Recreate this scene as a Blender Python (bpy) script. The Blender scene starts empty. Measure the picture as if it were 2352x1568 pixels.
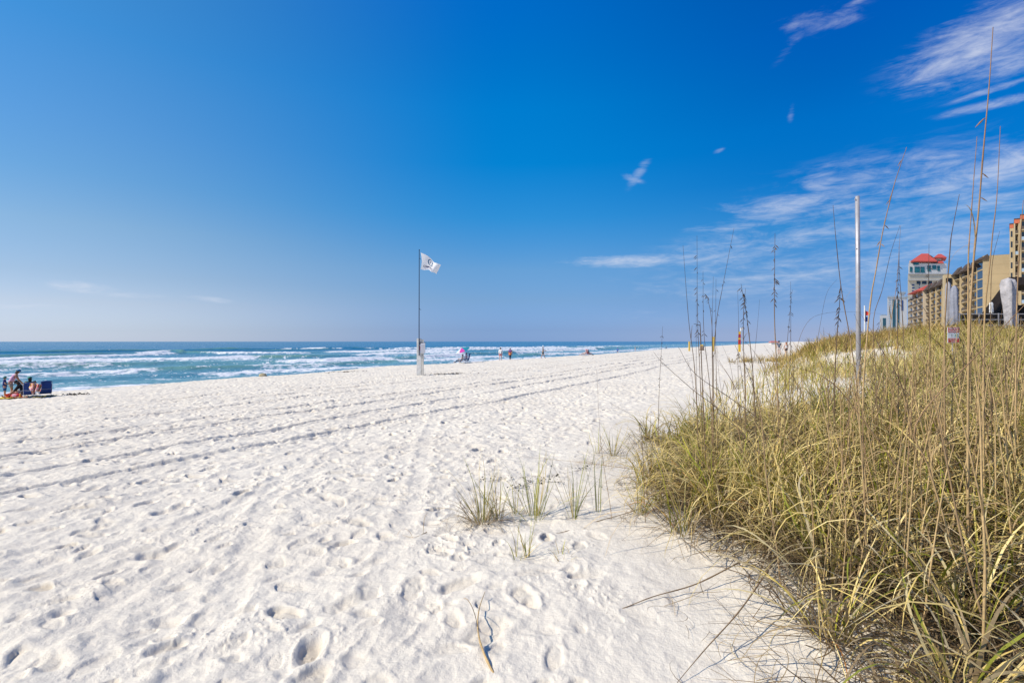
import bpy, bmesh, math, random
import numpy as np
from mathutils import Vector, Matrix

R = math.radians
random.seed(7)
rng = np.random.default_rng(11)
scene = bpy.context.scene
COL = scene.collection
PI = math.pi

# ------------------------------------------------------------------ camera, sky, sun, exposure
CZ = 1.70          # eye height above the trodden sand by the dune foot
F = 512.0          # focal length in pixels of a 1024 px wide frame (18 mm on 36 mm)
cam_d = bpy.data.cameras.new('camera')
cam_d.lens = 18.0
cam_d.sensor_width = 36.0
cam_d.clip_start = 0.05
cam_d.clip_end = 40000
cam = bpy.data.objects.new('camera', cam_d)
COL.objects.link(cam)
cam.location = (0, 0, CZ)
cam.rotation_euler = (R(90), 0, 0)
scene.camera = cam

SUN_EL = R(44)
SUN_DIR = Vector((-0.95 * math.cos(SUN_EL), -0.31 * math.cos(SUN_EL), math.sin(SUN_EL))).normalized()
sun_d = bpy.data.lights.new('sun', 'SUN')
sun_d.energy = 4.9
sun_d.angle = R(0.53)
sun_d.color = (1.0, 0.90, 0.76)
sun = bpy.data.objects.new('sun', sun_d)
COL.objects.link(sun)
sun.rotation_euler = SUN_DIR.to_track_quat('Z', 'Y').to_euler()

scene.view_settings.view_transform = 'Standard'
scene.view_settings.look = 'None'
scene.view_settings.gamma = 1.0
scene.view_settings.exposure = 0.0
scene.cycles.max_bounces = 6
scene.cycles.diffuse_bounces = 3
scene.cycles.glossy_bounces = 2
scene.cycles.transparent_max_bounces = 8
scene.cycles.volume_bounces = 0


class NT:
    """small helper to write node trees"""
    def __init__(self, tree):
        self.t = tree
        tree.nodes.clear()

    def n(self, typ, **kw):
        nd = self.t.nodes.new(typ)
        for k, v in kw.items():
            setattr(nd, k, v)
        return nd

    def l(self, a, b):
        self.t.links.new(a, b)

    def setin(self, sock, v):
        if isinstance(v, bpy.types.NodeSocket):
            self.l(v, sock)
        elif v is not None:
            if sock.type == 'RGBA' and not isinstance(v, (int, float)) and len(v) == 3:
                v = (*v, 1)
            sock.default_value = v

    def math(self, op, a, b=None, c=None, clamp=False):
        nd = self.n('ShaderNodeMath', operation=op, use_clamp=clamp)
        for i, v in enumerate((a, b, c)):
            if v is not None:
                self.setin(nd.inputs[i], v)
        return nd.outputs[0]

    def vmath(self, op, a, b=None):
        nd = self.n('ShaderNodeVectorMath', operation=op)
        self.setin(nd.inputs[0], a)
        if b is not None:
            self.setin(nd.inputs[1], b)
        return nd.outputs['Value'] if op in ('LENGTH', 'DOT_PRODUCT') else nd.outputs[0]

    def mix(self, f, a, b, blend='MIX'):
        nd = self.n('ShaderNodeMix', data_type='RGBA', blend_type=blend)
        self.setin(nd.inputs[0], f)
        self.setin(nd.inputs[6], a)
        self.setin(nd.inputs[7], b)
        return nd.outputs[2]

    def ramp(self, v, lo, hi, a=0.0, b=1.0, smooth=True):
        nd = self.n('ShaderNodeMapRange', clamp=True)
        if smooth:
            nd.interpolation_type = 'SMOOTHSTEP'
        for i, x in enumerate((v, lo, hi, a, b)):
            self.setin(nd.inputs[i], x)
        return nd.outputs[0]

    def noise(self, vec, scale, detail=4, rough=0.55, dist=0.0, dim='3D'):
        nd = self.n('ShaderNodeTexNoise', noise_dimensions=dim)
        if vec is not None:
            self.l(vec, nd.inputs['Vector'])
        nd.inputs['Scale'].default_value = scale
        nd.inputs['Detail'].default_value = detail
        nd.inputs['Roughness'].default_value = rough
        nd.inputs['Distortion'].default_value = dist
        return nd.outputs['Fac']


world = bpy.data.worlds.new('World')
scene.world = world
world.use_nodes = True
w = NT(world.node_tree)
sky = w.n('ShaderNodeTexSky', sky_type='NISHITA')
sky.sun_disc = False
sky.sun_elevation = SUN_EL
sky.sun_rotation = math.atan2(SUN_DIR.x, SUN_DIR.y)
sky.altitude = 0
sky.air_density = 1.0
sky.dust_density = 0.35
sky.ozone_density = 3.0
tc = w.n('ShaderNodeTexCoord')
sx = w.n('ShaderNodeSeparateXYZ')
w.l(tc.outputs['Generated'], sx.inputs[0])
vx, vy, vz = sx.outputs
az = w.math('ARCTAN2', vx, vy)
el = w.math('ARCSINE', vz)
# the strongly saturated, polarised look of this sky: a grade of the sky model by elevation, for three bearings
GRADE = [
    (-0.743, [(340, (.5664, .5294, .392), (196, 206, 222)), (330, (.6094, .6031, .4605), (197, 208, 223)), (300, (.518, .6339, .6089), (193, 209, 228)), (270, (.3929, .5546, .6606), (165, 195, 226)),
              (218, (.2801, .4369, .6291), (138, 182, 223)), (164, (.2218, .3604, .5717), (108, 168, 223)), (110, (.1857, .3078, .5181), (92, 158, 222)),
              (60, (.1659, .2774, .4818), (80, 152, 220)), (8, (.1506, .2518, .4509), (66, 146, 218))]),
    (0.0, [(340, (.5018, .4843, .3683), (129, 160, 205)), (330, (.5516, .5723, .4532), (130, 162, 206)), (300, (.4089, .5464, .587), (125, 168, 212)), (270, (.2819, .4297, .5757), (105, 162, 215)),
           (218, (.1853, .3052, .4827), (48, 145, 216)), (164, (.14, .2373, .4063), (4, 132, 212)), (110, (.114, .1957, .3513), (0, 125, 208)),
           (60, (.1007, .1739, .3201), (0, 115, 202)), (8, (.0916, .1591, .2977), (0, 108, 200))]),
    (0.614, [(340, (.6218, .6045, .463), (162, 177, 210)), (330, (.6845, .6993, .5473), (158, 175, 210)), (300, (.5535, .7069, .7079), (125, 165, 214)), (270, (.3906, .5747, .7198), (95, 155, 215)),
             (218, (.2542, .4107, .617), (50, 140, 212)), (164, (.1856, .3113, .512), (4, 120, 205)), (110, (.1436, .2459, .4272), (0, 112, 200)),
             (60, (.1207, .2083, .3737), (0, 100, 190)), (8, (.1044, .1805, .3322), (0, 92, 186))]),
]


def lin(v):
    v /= 255.0
    return v / 12.92 if v <= 0.04045 else ((v + 0.055) / 1.055) ** 2.4


def grade_ramp(az0, rows):
    nd = w.n('ShaderNodeValToRGB')
    cr = nd.color_ramp
    while len(cr.elements) < len(rows): cr.elements.new(0.5)
    for e, (py, raw, tg) in zip(cr.elements, rows):
        e.position = math.atan2((341.33 - py) / F * math.cos(az0), 1.0) / 0.7
        e.color = tuple(lin(c) / r / 3.0 for c, r in zip(tg, raw)) + (1,)
    w.l(w.math('DIVIDE', el, 0.7), nd.inputs[0])
    return nd.outputs[0]


g0, g1, g2 = [grade_ramp(a, r) for a, r in GRADE]
gm = w.mix(w.ramp(az, -0.743, 0.0), g0, g1)
gm = w.mix(w.ramp(az, 0.0, 0.614), gm, g2)
gm = w.mix(1.0, gm, (3, 3, 3), 'MULTIPLY')
skyc = w.mix(1.0, sky.outputs[0], gm, 'MULTIPLY')
# cirrus: streaked, warped noise on the sky sphere gathered into patches
cmb = w.n('ShaderNodeCombineXYZ')
w.l(az, cmb.inputs[0]); w.l(el, cmb.inputs[1])
ang = cmb.outputs[0]


def cloud_noise(rot, sxx, syy, scale, detail, dist):
    mp = w.n('ShaderNodeMapping')
    mp.inputs['Rotation'].default_value = (0, 0, rot)
    mp.inputs['Scale'].default_value = (sxx, syy, 1)
    w.l(ang, mp.inputs['Vector'])
    return w.noise(mp.outputs[0], scale, detail, 0.66, dist)


n1 = cloud_noise(R(-12), 1.0, 4.5, 4.0, 10, 1.6)
n2 = cloud_noise(R(16), 1.3, 5.0, 9.0, 9, 1.8)
n3 = cloud_noise(R(-38), 1.0, 4.0, 18.0, 7, 1.2)
streak = w.math('ADD', w.math('MULTIPLY', n1, 0.48), w.math('ADD', w.math('MULTIPLY', n2, 0.32), w.math('MULTIPLY', n3, 0.20)))


def sky_pt(x, y):
    """a bearing/elevation read off the 2352 px wide view"""
    dx, dz = (x - 1176) / 1176, (784 - y) / 1176
    return math.atan(dx), math.atan2(dz, math.hypot(1, dx))


blobs = [(2275, 75, 190, 62, 6, .85), (2200, 140, 130, 25, 8, .85), (2330, 120, 130, 50, 5, .7), (1880, 50, 90, 22, -8, .60), (1830, 85, 60, 16, 40, .35), (1960, 8, 45, 8, 5, .5),
         (2275, 207, 100, 9, 6, .5), (2265, 244, 110, 12, 0, .62), (2310, 385, 150, 42, 14, .85), (2180, 430, 160, 34, -4, .62), (1985, 410, 55, 26, 0, .5),
         (1880, 430, 60, 40, 40, .55), (1800, 480, 170, 30, 12, .75), (2210, 478, 170, 26, 10, .6), (1950, 520, 240, 26, 8, .42),
         (1450, 599, 140, 13, 0, .85), (1640, 592, 150, 22, 0, .5), (1780, 570, 200, 26, 6, .4), (1850, 630, 520, 70, 2, .42), (2150, 560, 300, 60, 5, .45), (2000, 450, 420, 90, 5, .46), (2100, 520, 420, 90, 6, .42), (1900, 45, 90, 30, 5, .35), (2250, 110, 230, 80, 6, .55), (1750, 560, 260, 50, 4, .42),
         (1466, 400, 36, 12, 50, .46), (1452, 410, 26, 8, -20, .46), (1652, 346, 14, 6, 20, .28), (1817, 262, 8, 20, -10, .28), (1700, 480, 80, 12, -10, .4), (1620, 610, 60, 10, 10, .4), (1610, 525, 50, 12, 0, .3),
         (195, 660, 75, 12, -4, .55), (495, 689, 60, 7, -4, .5), (300, 678, 90, 8, 0, .3), (90, 705, 140, 8, 0, .25), (1430, 720, 260, 26, 0, .12)]
msk = None
for bx, by, rx, ry, rt, st in blobs:
    a0, e0 = sky_pt(bx, by)
    a1, _ = sky_pt(bx + rx, by)
    _, e1 = sky_pt(bx, by - ry)
    mp = w.n('ShaderNodeMapping', vector_type='TEXTURE')
    mp.inputs['Location'].default_value = (a0, e0, 0)
    mp.inputs['Rotation'].default_value = (0, 0, R(rt))
    mp.inputs['Scale'].default_value = (abs(a1 - a0) * 1.5, abs(e1 - e0) * 1.5, 1)
    w.l(ang, mp.inputs['Vector'])
    v = w.ramp(w.vmath('LENGTH', mp.outputs[0]), 1.15, 0.05, 0.0, st)
    msk = v if msk is None else w.math('MAXIMUM', msk, v)
cl = w.math('ADD', w.math('MULTIPLY', msk, 1.35), w.math('MULTIPLY', w.math('SUBTRACT', streak, 0.5), 4.6))
cl = w.ramp(cl, 0.0, 2.0, 0.0, 0.80)
cl = w.math('MULTIPLY', cl, w.ramp(msk, 0.0, 0.30))
skyc = w.mix(cl, skyc, (7.4, 7.8, 8.9))
bg = w.n('ShaderNodeBackground')
bg.inputs['Strength'].default_value = 0.10
w.l(skyc, bg.inputs['Color'])
wo = w.n('ShaderNodeOutputWorld')
w.l(bg.outputs[0], wo.inputs['Surface'])

# ------------------------------------------------------------------ helpers
MATS = {}


def mat(name, color, rough=0.7, noise_amt=0.12, scale=8.0, metallic=0.0, spec=0.4, bump=0.0, bump_scale=30, trans=0.0, emit=None):
    """a surface with mottled colour and optional relief"""
    if name in MATS:
        return MATS[name]
    m = bpy.data.materials.new(name)
    m.use_nodes = True
    t = NT(m.node_tree)
    out = t.n('ShaderNodeOutputMaterial')
    p = t.n('ShaderNodeBsdfPrincipled')
    g = t.n('ShaderNodeTexCoord')
    f = t.noise(g.outputs['Object'], scale, 5, 0.6)
    lo = tuple(c * (1 - noise_amt) for c in color)
    hi = tuple(min(1, c * (1 + noise_amt)) for c in color)
    c = t.mix(t.ramp(f, 0.3, 0.7), lo, hi)
    t.l(c, p.inputs['Base Color'])
    p.inputs['Roughness'].default_value = rough
    p.inputs['Metallic'].default_value = metallic
    p.inputs['Specular IOR Level'].default_value = spec
    if bump:
        b = t.n('ShaderNodeBump')
        b.inputs['Distance'].default_value = bump
        t.l(t.noise(g.outputs['Object'], bump_scale, 4, 0.6), b.inputs['Height'])
        t.l(b.outputs[0], p.inputs['Normal'])
    if trans:
        tr = t.n('ShaderNodeBsdfTranslucent')
        t.l(c, tr.inputs['Color'])
        mx = t.n('ShaderNodeMixShader')
        mx.inputs[0].default_value = trans
        t.l(p.outputs[0], mx.inputs[1]); t.l(tr.outputs[0], mx.inputs[2])
        t.l(mx.outputs[0], out.inputs['Surface'])
    else:
        t.l(p.outputs[0], out.inputs['Surface'])
    MATS[name] = m
    return m


def attr_mat(name, rough=0.65, trans=0.3, spec=0.25):
    """a plant surface whose colour varies blade by blade (attribute Col)"""
    m = bpy.data.materials.new(name)
    m.use_nodes = True
    t = NT(m.node_tree)
    out = t.n('ShaderNodeOutputMaterial')
    p = t.n('ShaderNodeBsdfPrincipled')
    a = t.n('ShaderNodeAttribute', attribute_name='Col')
    g = t.n('ShaderNodeTexCoord')
    f = t.noise(g.outputs['Object'], 60, 3)
    c = t.mix(1.0, a.outputs['Color'], t.mix(f, (0.62, 0.58, 0.46), (1.42, 1.34, 1.02)), 'MULTIPLY')
    t.l(c, p.inputs['Base Color'])
    p.inputs['Roughness'].default_value = rough
    p.inputs['Specular IOR Level'].default_value = spec
    tr = t.n('ShaderNodeBsdfTranslucent')
    t.l(c, tr.inputs['Color'])
    mx = t.n('ShaderNodeMixShader')
    mx.inputs[0].default_value = trans
    t.l(p.outputs[0], mx.inputs[1]); t.l(tr.outputs[0], mx.inputs[2])
    t.l(mx.outputs[0], out.inputs['Surface'])
    return m


def tag(o, label=None, cat=None, group=None, kind=None):
    if label: o['label'] = label
    if cat: o['category'] = cat
    if group: o['group'] = group
    if kind: o['kind'] = kind
    return o


def empty(name, loc, rz=0.0):
    o = bpy.data.objects.new(name, None)
    COL.objects.link(o)
    o.location = loc
    o.rotation_euler = (0, 0, rz)
    o.empty_display_size = 0.2
    return o


def fast_mesh(name, verts, quads, m, smooth=True, cols=None, parent=None, attrs=None):
    """a mesh from numpy arrays; quads is (n,4)"""
    me = bpy.data.meshes.new(name)
    verts = np.asarray(verts, dtype=np.float32).reshape(-1, 3)
    quads = np.asarray(quads, dtype=np.int32)
    k = quads.shape[1]
    me.vertices.add(len(verts)); me.vertices.foreach_set('co', verts.ravel())
    me.loops.add(quads.size); me.loops.foreach_set('vertex_index', quads.ravel())
    me.polygons.add(len(quads))
    me.polygons.foreach_set('loop_start', np.arange(0, quads.size, k, dtype=np.int32))
    try:
        me.polygons.foreach_set('loop_total', np.full(len(quads), k, dtype=np.int32))
    except Exception:
        pass
    me.update(calc_edges=True)
    if smooth:
        me.polygons.foreach_set('use_smooth', np.ones(len(quads), dtype=bool))
    if cols is not None:
        a = me.attributes.new('Col', 'FLOAT_COLOR', 'POINT')
        c4 = np.ones((len(verts), 4), dtype=np.float32); c4[:, :3] = cols
        a.data.foreach_set('color', c4.ravel())
    for k2, v in (attrs or {}).items():
        a = me.attributes.new(k2, 'FLOAT', 'POINT')
        a.data.foreach_set('value', np.asarray(v, dtype=np.float32).ravel())
    me.materials.append(m)
    o = bpy.data.objects.new(name, me)
    COL.objects.link(o)
    if parent is not None:
        o.parent = parent
    return o


class MB:
    """collects shapes, then links them as one mesh object"""
    def __init__(self):
        self.v, self.f, self.mi = [], [], []
        self.cur = 0

    def add(self, vs, fs):
        b = len(self.v)
        self.v += [tuple(x) for x in vs]
        for f in fs:
            self.f.append(tuple(b + i for i in f)); self.mi.append(self.cur)

    def block(self, x0, x1, y0, y1, z0, z1, kx):
        """a block whose sides run back at kx metres sideways per metre of depth"""
        q_ = [(x0, y0), (x1, y0), (x1 + kx * (y1 - y0), y1), (x0 + kx * (y1 - y0), y1)]
        self.add([(a, b, z) for z in (z0, z1) for a, b in q_], [(0, 3, 2, 1), (4, 5, 6, 7), (0, 1, 5, 4), (1, 2, 6, 5), (2, 3, 7, 6), (3, 0, 4, 7)])

    def box(self, c, s, rz=0.0, M=None):
        hx, hy, hz = s[0] / 2, s[1] / 2, s[2] / 2
        ca, sa = math.cos(rz), math.sin(rz)
        vs = []
        for dz in (-hz, hz):
            for dx, dy in ((-hx, -hy), (hx, -hy), (hx, hy), (-hx, hy)):
                p = Vector((c[0] + dx * ca - dy * sa, c[1] + dx * sa + dy * ca, c[2] + dz))
                vs.append(M @ p if M else p)
        self.add(vs, [(0, 3, 2, 1), (4, 5, 6, 7), (0, 1, 5, 4), (1, 2, 6, 5), (2, 3, 7, 6), (3, 0, 4, 7)])
        return self

    def tube(self, pts, rad, n=8, cap=True):
        pts = [Vector(p) for p in pts]
        if not isinstance(rad, (list, tuple)):
            rad = [rad] * len(pts)
        vs, fs = [], []
        up = Vector((0.13, 0.21, 0.97))
        for i, p in enumerate(pts):
            d = (pts[min(i + 1, len(pts) - 1)] - pts[max(i - 1, 0)])
            if d.length < 1e-9: d = Vector((0, 0, 1))
            d.normalize()
            a = d.cross(up)
            if a.length < 0.05: a = d.cross(Vector((1, 0, 0)))
            a.normalize(); b = d.cross(a)
            for k in range(n):
                t = 2 * PI * k / n
                vs.append(p + (a * math.cos(t) + b * math.sin(t)) * rad[i])
        for i in range(len(pts) - 1):
            for k in range(n):
                fs.append((i * n + k, i * n + (k + 1) % n, (i + 1) * n + (k + 1) % n, (i + 1) * n + k))
        if cap:
            fs.append(tuple(range(n))[::-1])
            fs.append(tuple((len(pts) - 1) * n + k for k in range(n)))
        self.add(vs, fs)
        return self

    def lathe(self, prof, c=(0, 0, 0), n=16, M=None, sy=1.0):
        vs, fs = [], []
        for r, z in prof:
            for k in range(n):
                t = 2 * PI * k / n
                p = Vector((c[0] + r * math.cos(t), c[1] + r * sy * math.sin(t), c[2] + z))
                vs.append(M @ p if M else p)
        for i in range(len(prof) - 1):
            for k in range(n):
                fs.append((i * n + k, i * n + (k + 1) % n, (i + 1) * n + (k + 1) % n, (i + 1) * n + k))
        self.add(vs, fs)
        return self

    def ellipsoid(self, c, r, n=10, m=7, M=None):
        prof = []
        vs, fs = [], []
        for i in range(m + 1):
            ph = -PI / 2 + PI * i / m
            for k in range(n):
                t = 2 * PI * k / n
                p = Vector((c[0] + r[0] * math.cos(ph) * math.cos(t), c[1] + r[1] * math.cos(ph) * math.sin(t), c[2] + r[2] * math.sin(ph)))
                vs.append(M @ p if M else p)
        for i in range(m):
            for k in range(n):
                fs.append((i * n + k, i * n + (k + 1) % n, (i + 1) * n + (k + 1) % n, (i + 1) * n + k))
        self.add(vs, fs)
        return self

    def poly(self, pts):
        self.add(pts, [tuple(range(len(pts)))])
        return self

    def build(self, name, m, parent=None, smooth=False, label=None):
        me = bpy.data.meshes.new(name)
        me.from_pydata([tuple(v) for v in self.v], [], self.f)
        if isinstance(m, (list, tuple)):
            for q in m: me.materials.append(q)
            me.polygons.foreach_set('material_index', self.mi)
        else:
            me.materials.append(m)
        if smooth:
            me.polygons.foreach_set('use_smooth', [True] * len(self.f))
        me.update()
        o = bpy.data.objects.new(name, me)
        COL.objects.link(o)
        if parent is not None: o.parent = parent
        if label: o['label'] = label
        return o


GC = np.cos(np.arange(256) * 2 * PI / 256).astype(np.float32); GS = np.sin(np.arange(256) * 2 * PI / 256).astype(np.float32)


def gnoise(x, y, seed=0):
    """2D gradient noise, about -0.7..0.7"""
    x, y = np.broadcast_arrays(np.asarray(x), np.asarray(y))
    fx = np.floor(x); fy = np.floor(y)
    xf = (x - fx).astype(np.float32); yf = (y - fy).astype(np.float32)
    xi = fx.astype(np.int64); yi = fy.astype(np.int64)
    u = xf * xf * xf * (xf * (xf * 6 - 15) + 10)
    v = yf * yf * yf * (yf * (yf * 6 - 15) + 10)

    def g(ix, iy, dx, dy):
        h = (ix * 374761393 + iy * 668265263 + seed * 974634777) & 0x7fffffff
        h = ((h ^ (h >> 13)) * 1274126177) & 0x7fffffff
        a = (h ^ (h >> 16)) & 0xff
        return GC[a] * dx + GS[a] * dy
    n00 = g(xi, yi, xf, yf); n10 = g(xi + 1, yi, xf - 1, yf)
    n01 = g(xi, yi + 1, xf, yf - 1); n11 = g(xi + 1, yi + 1, xf - 1, yf - 1)
    return (n00 * (1 - u) + n10 * u) * (1 - v) + (n01 * (1 - u) + n11 * u) * v


def fbm(x, y, octs=4, seed=0, gain=0.5, lac=2.03):
    s = 0; a = 1.0
    for i in range(octs):
        s = s + a * gnoise(x, y, seed + i * 17)
        x = x * lac + 13.7; y = y * lac - 7.3; a *= gain
    return s


def sstep(a, b, x):
    t = np.clip((x - a) / (b - a), 0, 1)
    return t * t * (3 - 2 * t)


def hash01(ix, iy, k):
    h = (ix * 374761393 + iy * 668265263 + k * 2246822519) & 0x7fffffff
    h = ((h ^ (h >> 13)) * 1274126177) & 0x7fffffff
    h = ((h ^ (h >> 16)) * 668265263) & 0x7fffffff
    return ((h ^ (h >> 15)) & 0xffff) / 65535.0


# ------------------------------------------------------------------ the lie of the land (s: towards the water, t: along the shore)
NX, NY = -0.875, 0.4841
DX, DY = 0.4841, 0.875
SEA = -2.3


def st(x, y):
    return NX * x + NY * y, DX * x + DY * y


def xy(s, t):
    return NX * s + DX * t, NY * s + DY * t


CREST_T = [-60, 10, 17, 25, 30, 42, 47, 58, 65, 83, 101, 169, 214, 600]
CREST_S = [38, 37.3, 38.2, 37.9, 36.6, 37.6, 34.6, 33.6, 31.8, 32, 31.6, 36.5, 37.3, 40]
CRZ_T = [-60, 10, 19, 30, 42, 58, 70, 600]
CRZ_Z = [-1.35, -1.3, -1.25, -1.1, -.92, -.76, -.7, -.7]
SB_T = [-30, 0, 2.5, 3.8, 5.4, 7.9, 15.6, 28, 40, 60, 100, 600]
SB_S = [-3, -1.15, -.38, .28, 1.60, 2.25, 2.6, 2.3, 1.3, .8, 0, 0]


def base_height(x, y):
    s, t = st(x, y)
    cs = np.interp(t, CREST_T, CREST_S); cz = np.interp(t, CRZ_T, CRZ_Z)
    q = np.clip(s / cs, 0, 1)
    z = cz * (q * 0.85 + 0.15 * q * q)
    over = np.maximum(0, s - cs)
    z = z - 0.125 * over * over / (over + 1.2)
    z = np.maximum(z, -9)
    # dune rising inland
    sb = np.interp(t, SB_T, SB_S)
    inl = np.maximum(0, sb - 0.4 - s)
    slope = np.interp(t, [0, 4, 10, 16, 22, 30, 60, 120], [0.22, 0.26, 0.28, 0.26, 0.20, 0.66, 0.6, 0.1])
    top = np.interp(t, [0, 10, 16, 22, 30, 60, 120], [1.15, 1.3, 1.2, 1.15, 2.1, 2.1, 1.2])
    top = top - 0.6 * sstep(8.5, 12.5, inl) * sstep(18, 24, t)
    h = inl * slope * inl / (inl + 0.7)
    h = top * (1 - np.exp(-h / top * 1.15))
    bump = fbm(x / 5.0, y / 5.0, 3, 5) * 0.35 * sstep(0.5, 5, inl)
    z = z + h + bump
    return z


def G(x, y):
    return float(base_height(np.array([float(x)]), np.array([float(y)]))[0])


def ray_ground(px, py, lo=1.0, hi=900.0):
    """the point of sand seen at a pixel of the 1024 px frame"""
    ax, bz = (px - 512) / F, (341.33 - py) / F
    d = np.exp(np.linspace(math.log(lo), math.log(hi), 6000))
    h = CZ + bz * d - base_height(ax * d, d)
    s_, t_ = st(ax * d, d)
    ok = s_ < np.interp(t_, CREST_T, CREST_S) - 0.4        # dry sand only: stop at the berm crest
    i = int(np.argmax(h < 0))
    if h[i] >= 0 or not ok[i]:
        c_i = np.nonzero(ok & (d > 4))[0]
        i = int(c_i[-1]) if len(c_i) else len(d) - 1
    return Vector((ax * d[i], d[i], G(ax * d[i], d[i])))


def P(px, py, D):
    return Vector(((px - 512) / F * D, D, CZ + (341.33 - py) / F * D))


RUTS = [(8.7, .8), (10.5, .8), (12.3, 1.0), (14.0, 1.0), (17.2, .9), (18.9, .8), (21.5, .8), (23.2, .9), (27.5, .6), (29.2, .6)]
TRACKS = [((-3.9, 3.4), (-2.6, 8.2)), ((-2.75, 2.4), (-3.4, 9.5)), ((-1.65, 2.4), (-2.9, 6.2)), ((-5.2, 4.6), (-2.4, 12.0)), ((-1.0, 4.5), (-1.9, 12.5))]


def detail_height(x, y, r):
    s, t = st(x, y)
    z = np.zeros_like(x)
    near = 1 - sstep(25, 70, r)
    sb = np.interp(t, SB_T, SB_S)
    # wind-smoothed apron by the dune foot
    calm = (1 - sstep(0.2, 2.0, s - sb + fbm(x / 1.5, y / 1.5, 2, 77) * 0.9)) * sstep(-3, 1, t)
    # fewer prints just off the dune, trodden further out
    trod = 1 - 0.88 * calm
    wx = x + 0.25 * gnoise(x / 0.9, y / 0.9, 3); wy = y + 0.25 * gnoise(x / 0.9, y / 0.9, 4)
    z += 0.055 * fbm(wx / 2.6, wy / 2.6, 2, 20)
    rid = 1 - np.abs(fbm(wx / 0.85, wy / 0.85, 2, 30)) * 2.2
    z += 0.013 * np.clip(rid, -1, 1) * trod
    wav = 1 - 2.4 * np.abs(fbm((s + 0.3 * gnoise(x / .7, y / .7, 47)) / 0.30, t / 0.75, 2, 46))
    z += 0.012 * np.clip(wav, -.6, 1) * trod * (1 + 0.35 * sstep(6, 20, r))
    z += (0.028 * fbm(wx / 0.42, wy / 0.42, 2, 40) + 0.012 * fbm(x / 0.13, y / 0.13, 3, 44)) * (0.3 + 0.7 * trod) * (1 + 0.35 * sstep(6, 20, r))
    pit = np.zeros_like(x)
    wob = 0.22 * gnoise(x / 0.09, y / 0.09, 90)
    far_gain = 1 + 0.25 * sstep(4, 14, r)
    tr_supp = np.ones_like(x)
    for (a, b) in TRACKS:
        ax, ay = a; bx, by = b
        L = math.hypot(bx - ax, by - ay); ux, uy = (bx - ax) / L, (by - ay) / L
        along = (x - ax) * ux + (y - ay) * uy
        off = (x - ax) * -uy + (y - ay) * ux + 0.03 * np.sin(along * 0.9)
        inside = sstep(-1.5, 0, along) * (1 - sstep(L, L + 2, along))
        groove = np.exp(-(off / 0.105) ** 4) * inside
        rim = (np.exp(-((off - 0.17) / 0.05) ** 2) + np.exp(-((off + 0.17) / 0.05) ** 2)) * inside
        z += -0.011 * groove + 0.006 * rim
        tr_supp *= 1 - 0.9 * groove
    # footprints: scattered dimples, some crisp with a shadowing wall, some slumped
    for k, (cell, prob, dmin, dmax, ln, wd) in enumerate([(0.44, .82, .010, .034, .145, .07), (0.27, .65, .005, .018, .085, .05), (0.80, .42, .013, .031, .16, .085)]):
        gx = np.floor(x / cell).astype(np.int64); gy = np.floor(y / cell).astype(np.int64)
        for ox in (-1, 0, 1):
            for oy in (-1, 0, 1):
                ix = gx + ox; iy = gy + oy
                pr = hash01(ix, iy, 10 + k) < prob
                cx = (ix + 0.15 + 0.7 * hash01(ix, iy, 20 + k)) * cell
                cy = (iy + 0.15 + 0.7 * hash01(ix, iy, 30 + k)) * cell
                an = hash01(ix, iy, 40 + k) * 2 * PI
                sz = 0.75 + 0.5 * hash01(ix, iy, 50 + k)
                dp = dmin + (dmax - dmin) * hash01(ix, iy, 60 + k) ** 1.5
                cr = 0.35 + 0.5 * hash01(ix, iy, 70 + k)
                dx = x - cx; dy = y - cy
                u = (dx * np.cos(an) + dy * np.sin(an)) / (ln * sz); v = (-dx * np.sin(an) + dy * np.cos(an)) / (wd * sz)
                rr = np.sqrt(u * u + v * v) + wob
                side = sstep(-0.1, 0.8, (u * 0.8 + v * 0.6) / np.maximum(rr, .05))
                bowl = 1 - sstep(np.where(hash01(ix, iy, 80 + k) < (.6 if k == 2 else .45), 0.1 + 0.84 * side, cr), 1.03, rr)
                rim = np.exp(-((rr - 1.3) / 0.25) ** 2)
                a = pr * trod * tr_supp
                z += a * dp * far_gain * (-bowl * (1 + 0.35 * u) + 0.32 * rim)
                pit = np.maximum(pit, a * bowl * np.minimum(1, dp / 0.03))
    # kicked-up crumbs
    cr = np.clip(fbm(x / 0.05, y / 0.05, 2, 55) - 0.18, 0, 1) * np.clip(fbm(x / 0.9, y / 0.9, 2, 57) + 0.02, 0, 1)
    z += cr * 0.075 * trod * (1 - sstep(8, 16, r))
    # tyre ruts running along the shore
    for s0, a in RUTS:
        off = s - s0 - 0.35 * np.sin(t / 9.0 + s0) - 0.5 * gnoise(t / 14.0, t * 0 + s0, 8)
        env = a * np.clip(0.8 + 1.1 * gnoise(t / 6.0, t * 0 + s0 * 3, 9), 0.0, 1.0)
        g = np.exp(-(off / 0.12) ** 4) * env
        rim = (np.exp(-((off - 0.16) / 0.05) ** 2) + np.exp(-((off + 0.16) / 0.05) ** 2)) * env
        tread = 0.5 + 0.5 * np.sin(2 * PI * t / 0.24 + off * 14)
        wide = 1 + r * 0.02
        z += (-0.10 * g * (0.65 + 0.5 * tread) + 0.035 * rim) * wide
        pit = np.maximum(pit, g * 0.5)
    # raised ragged edge at the berm crest
    cs = np.interp(t, CREST_T, CREST_S)
    z += 0.10 * np.exp(-((s - cs + 1.5) / 2.0) ** 2) * fbm(x / 1.2, y / 1.2, 3, 61)
    dune = sstep(0.5, 3, sb - s)
    z = z * (1 - 0.5 * dune)
    far_fade = 1 - sstep(60, 140, r) * 0.75
    return z * far_fade, pit * near


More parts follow.
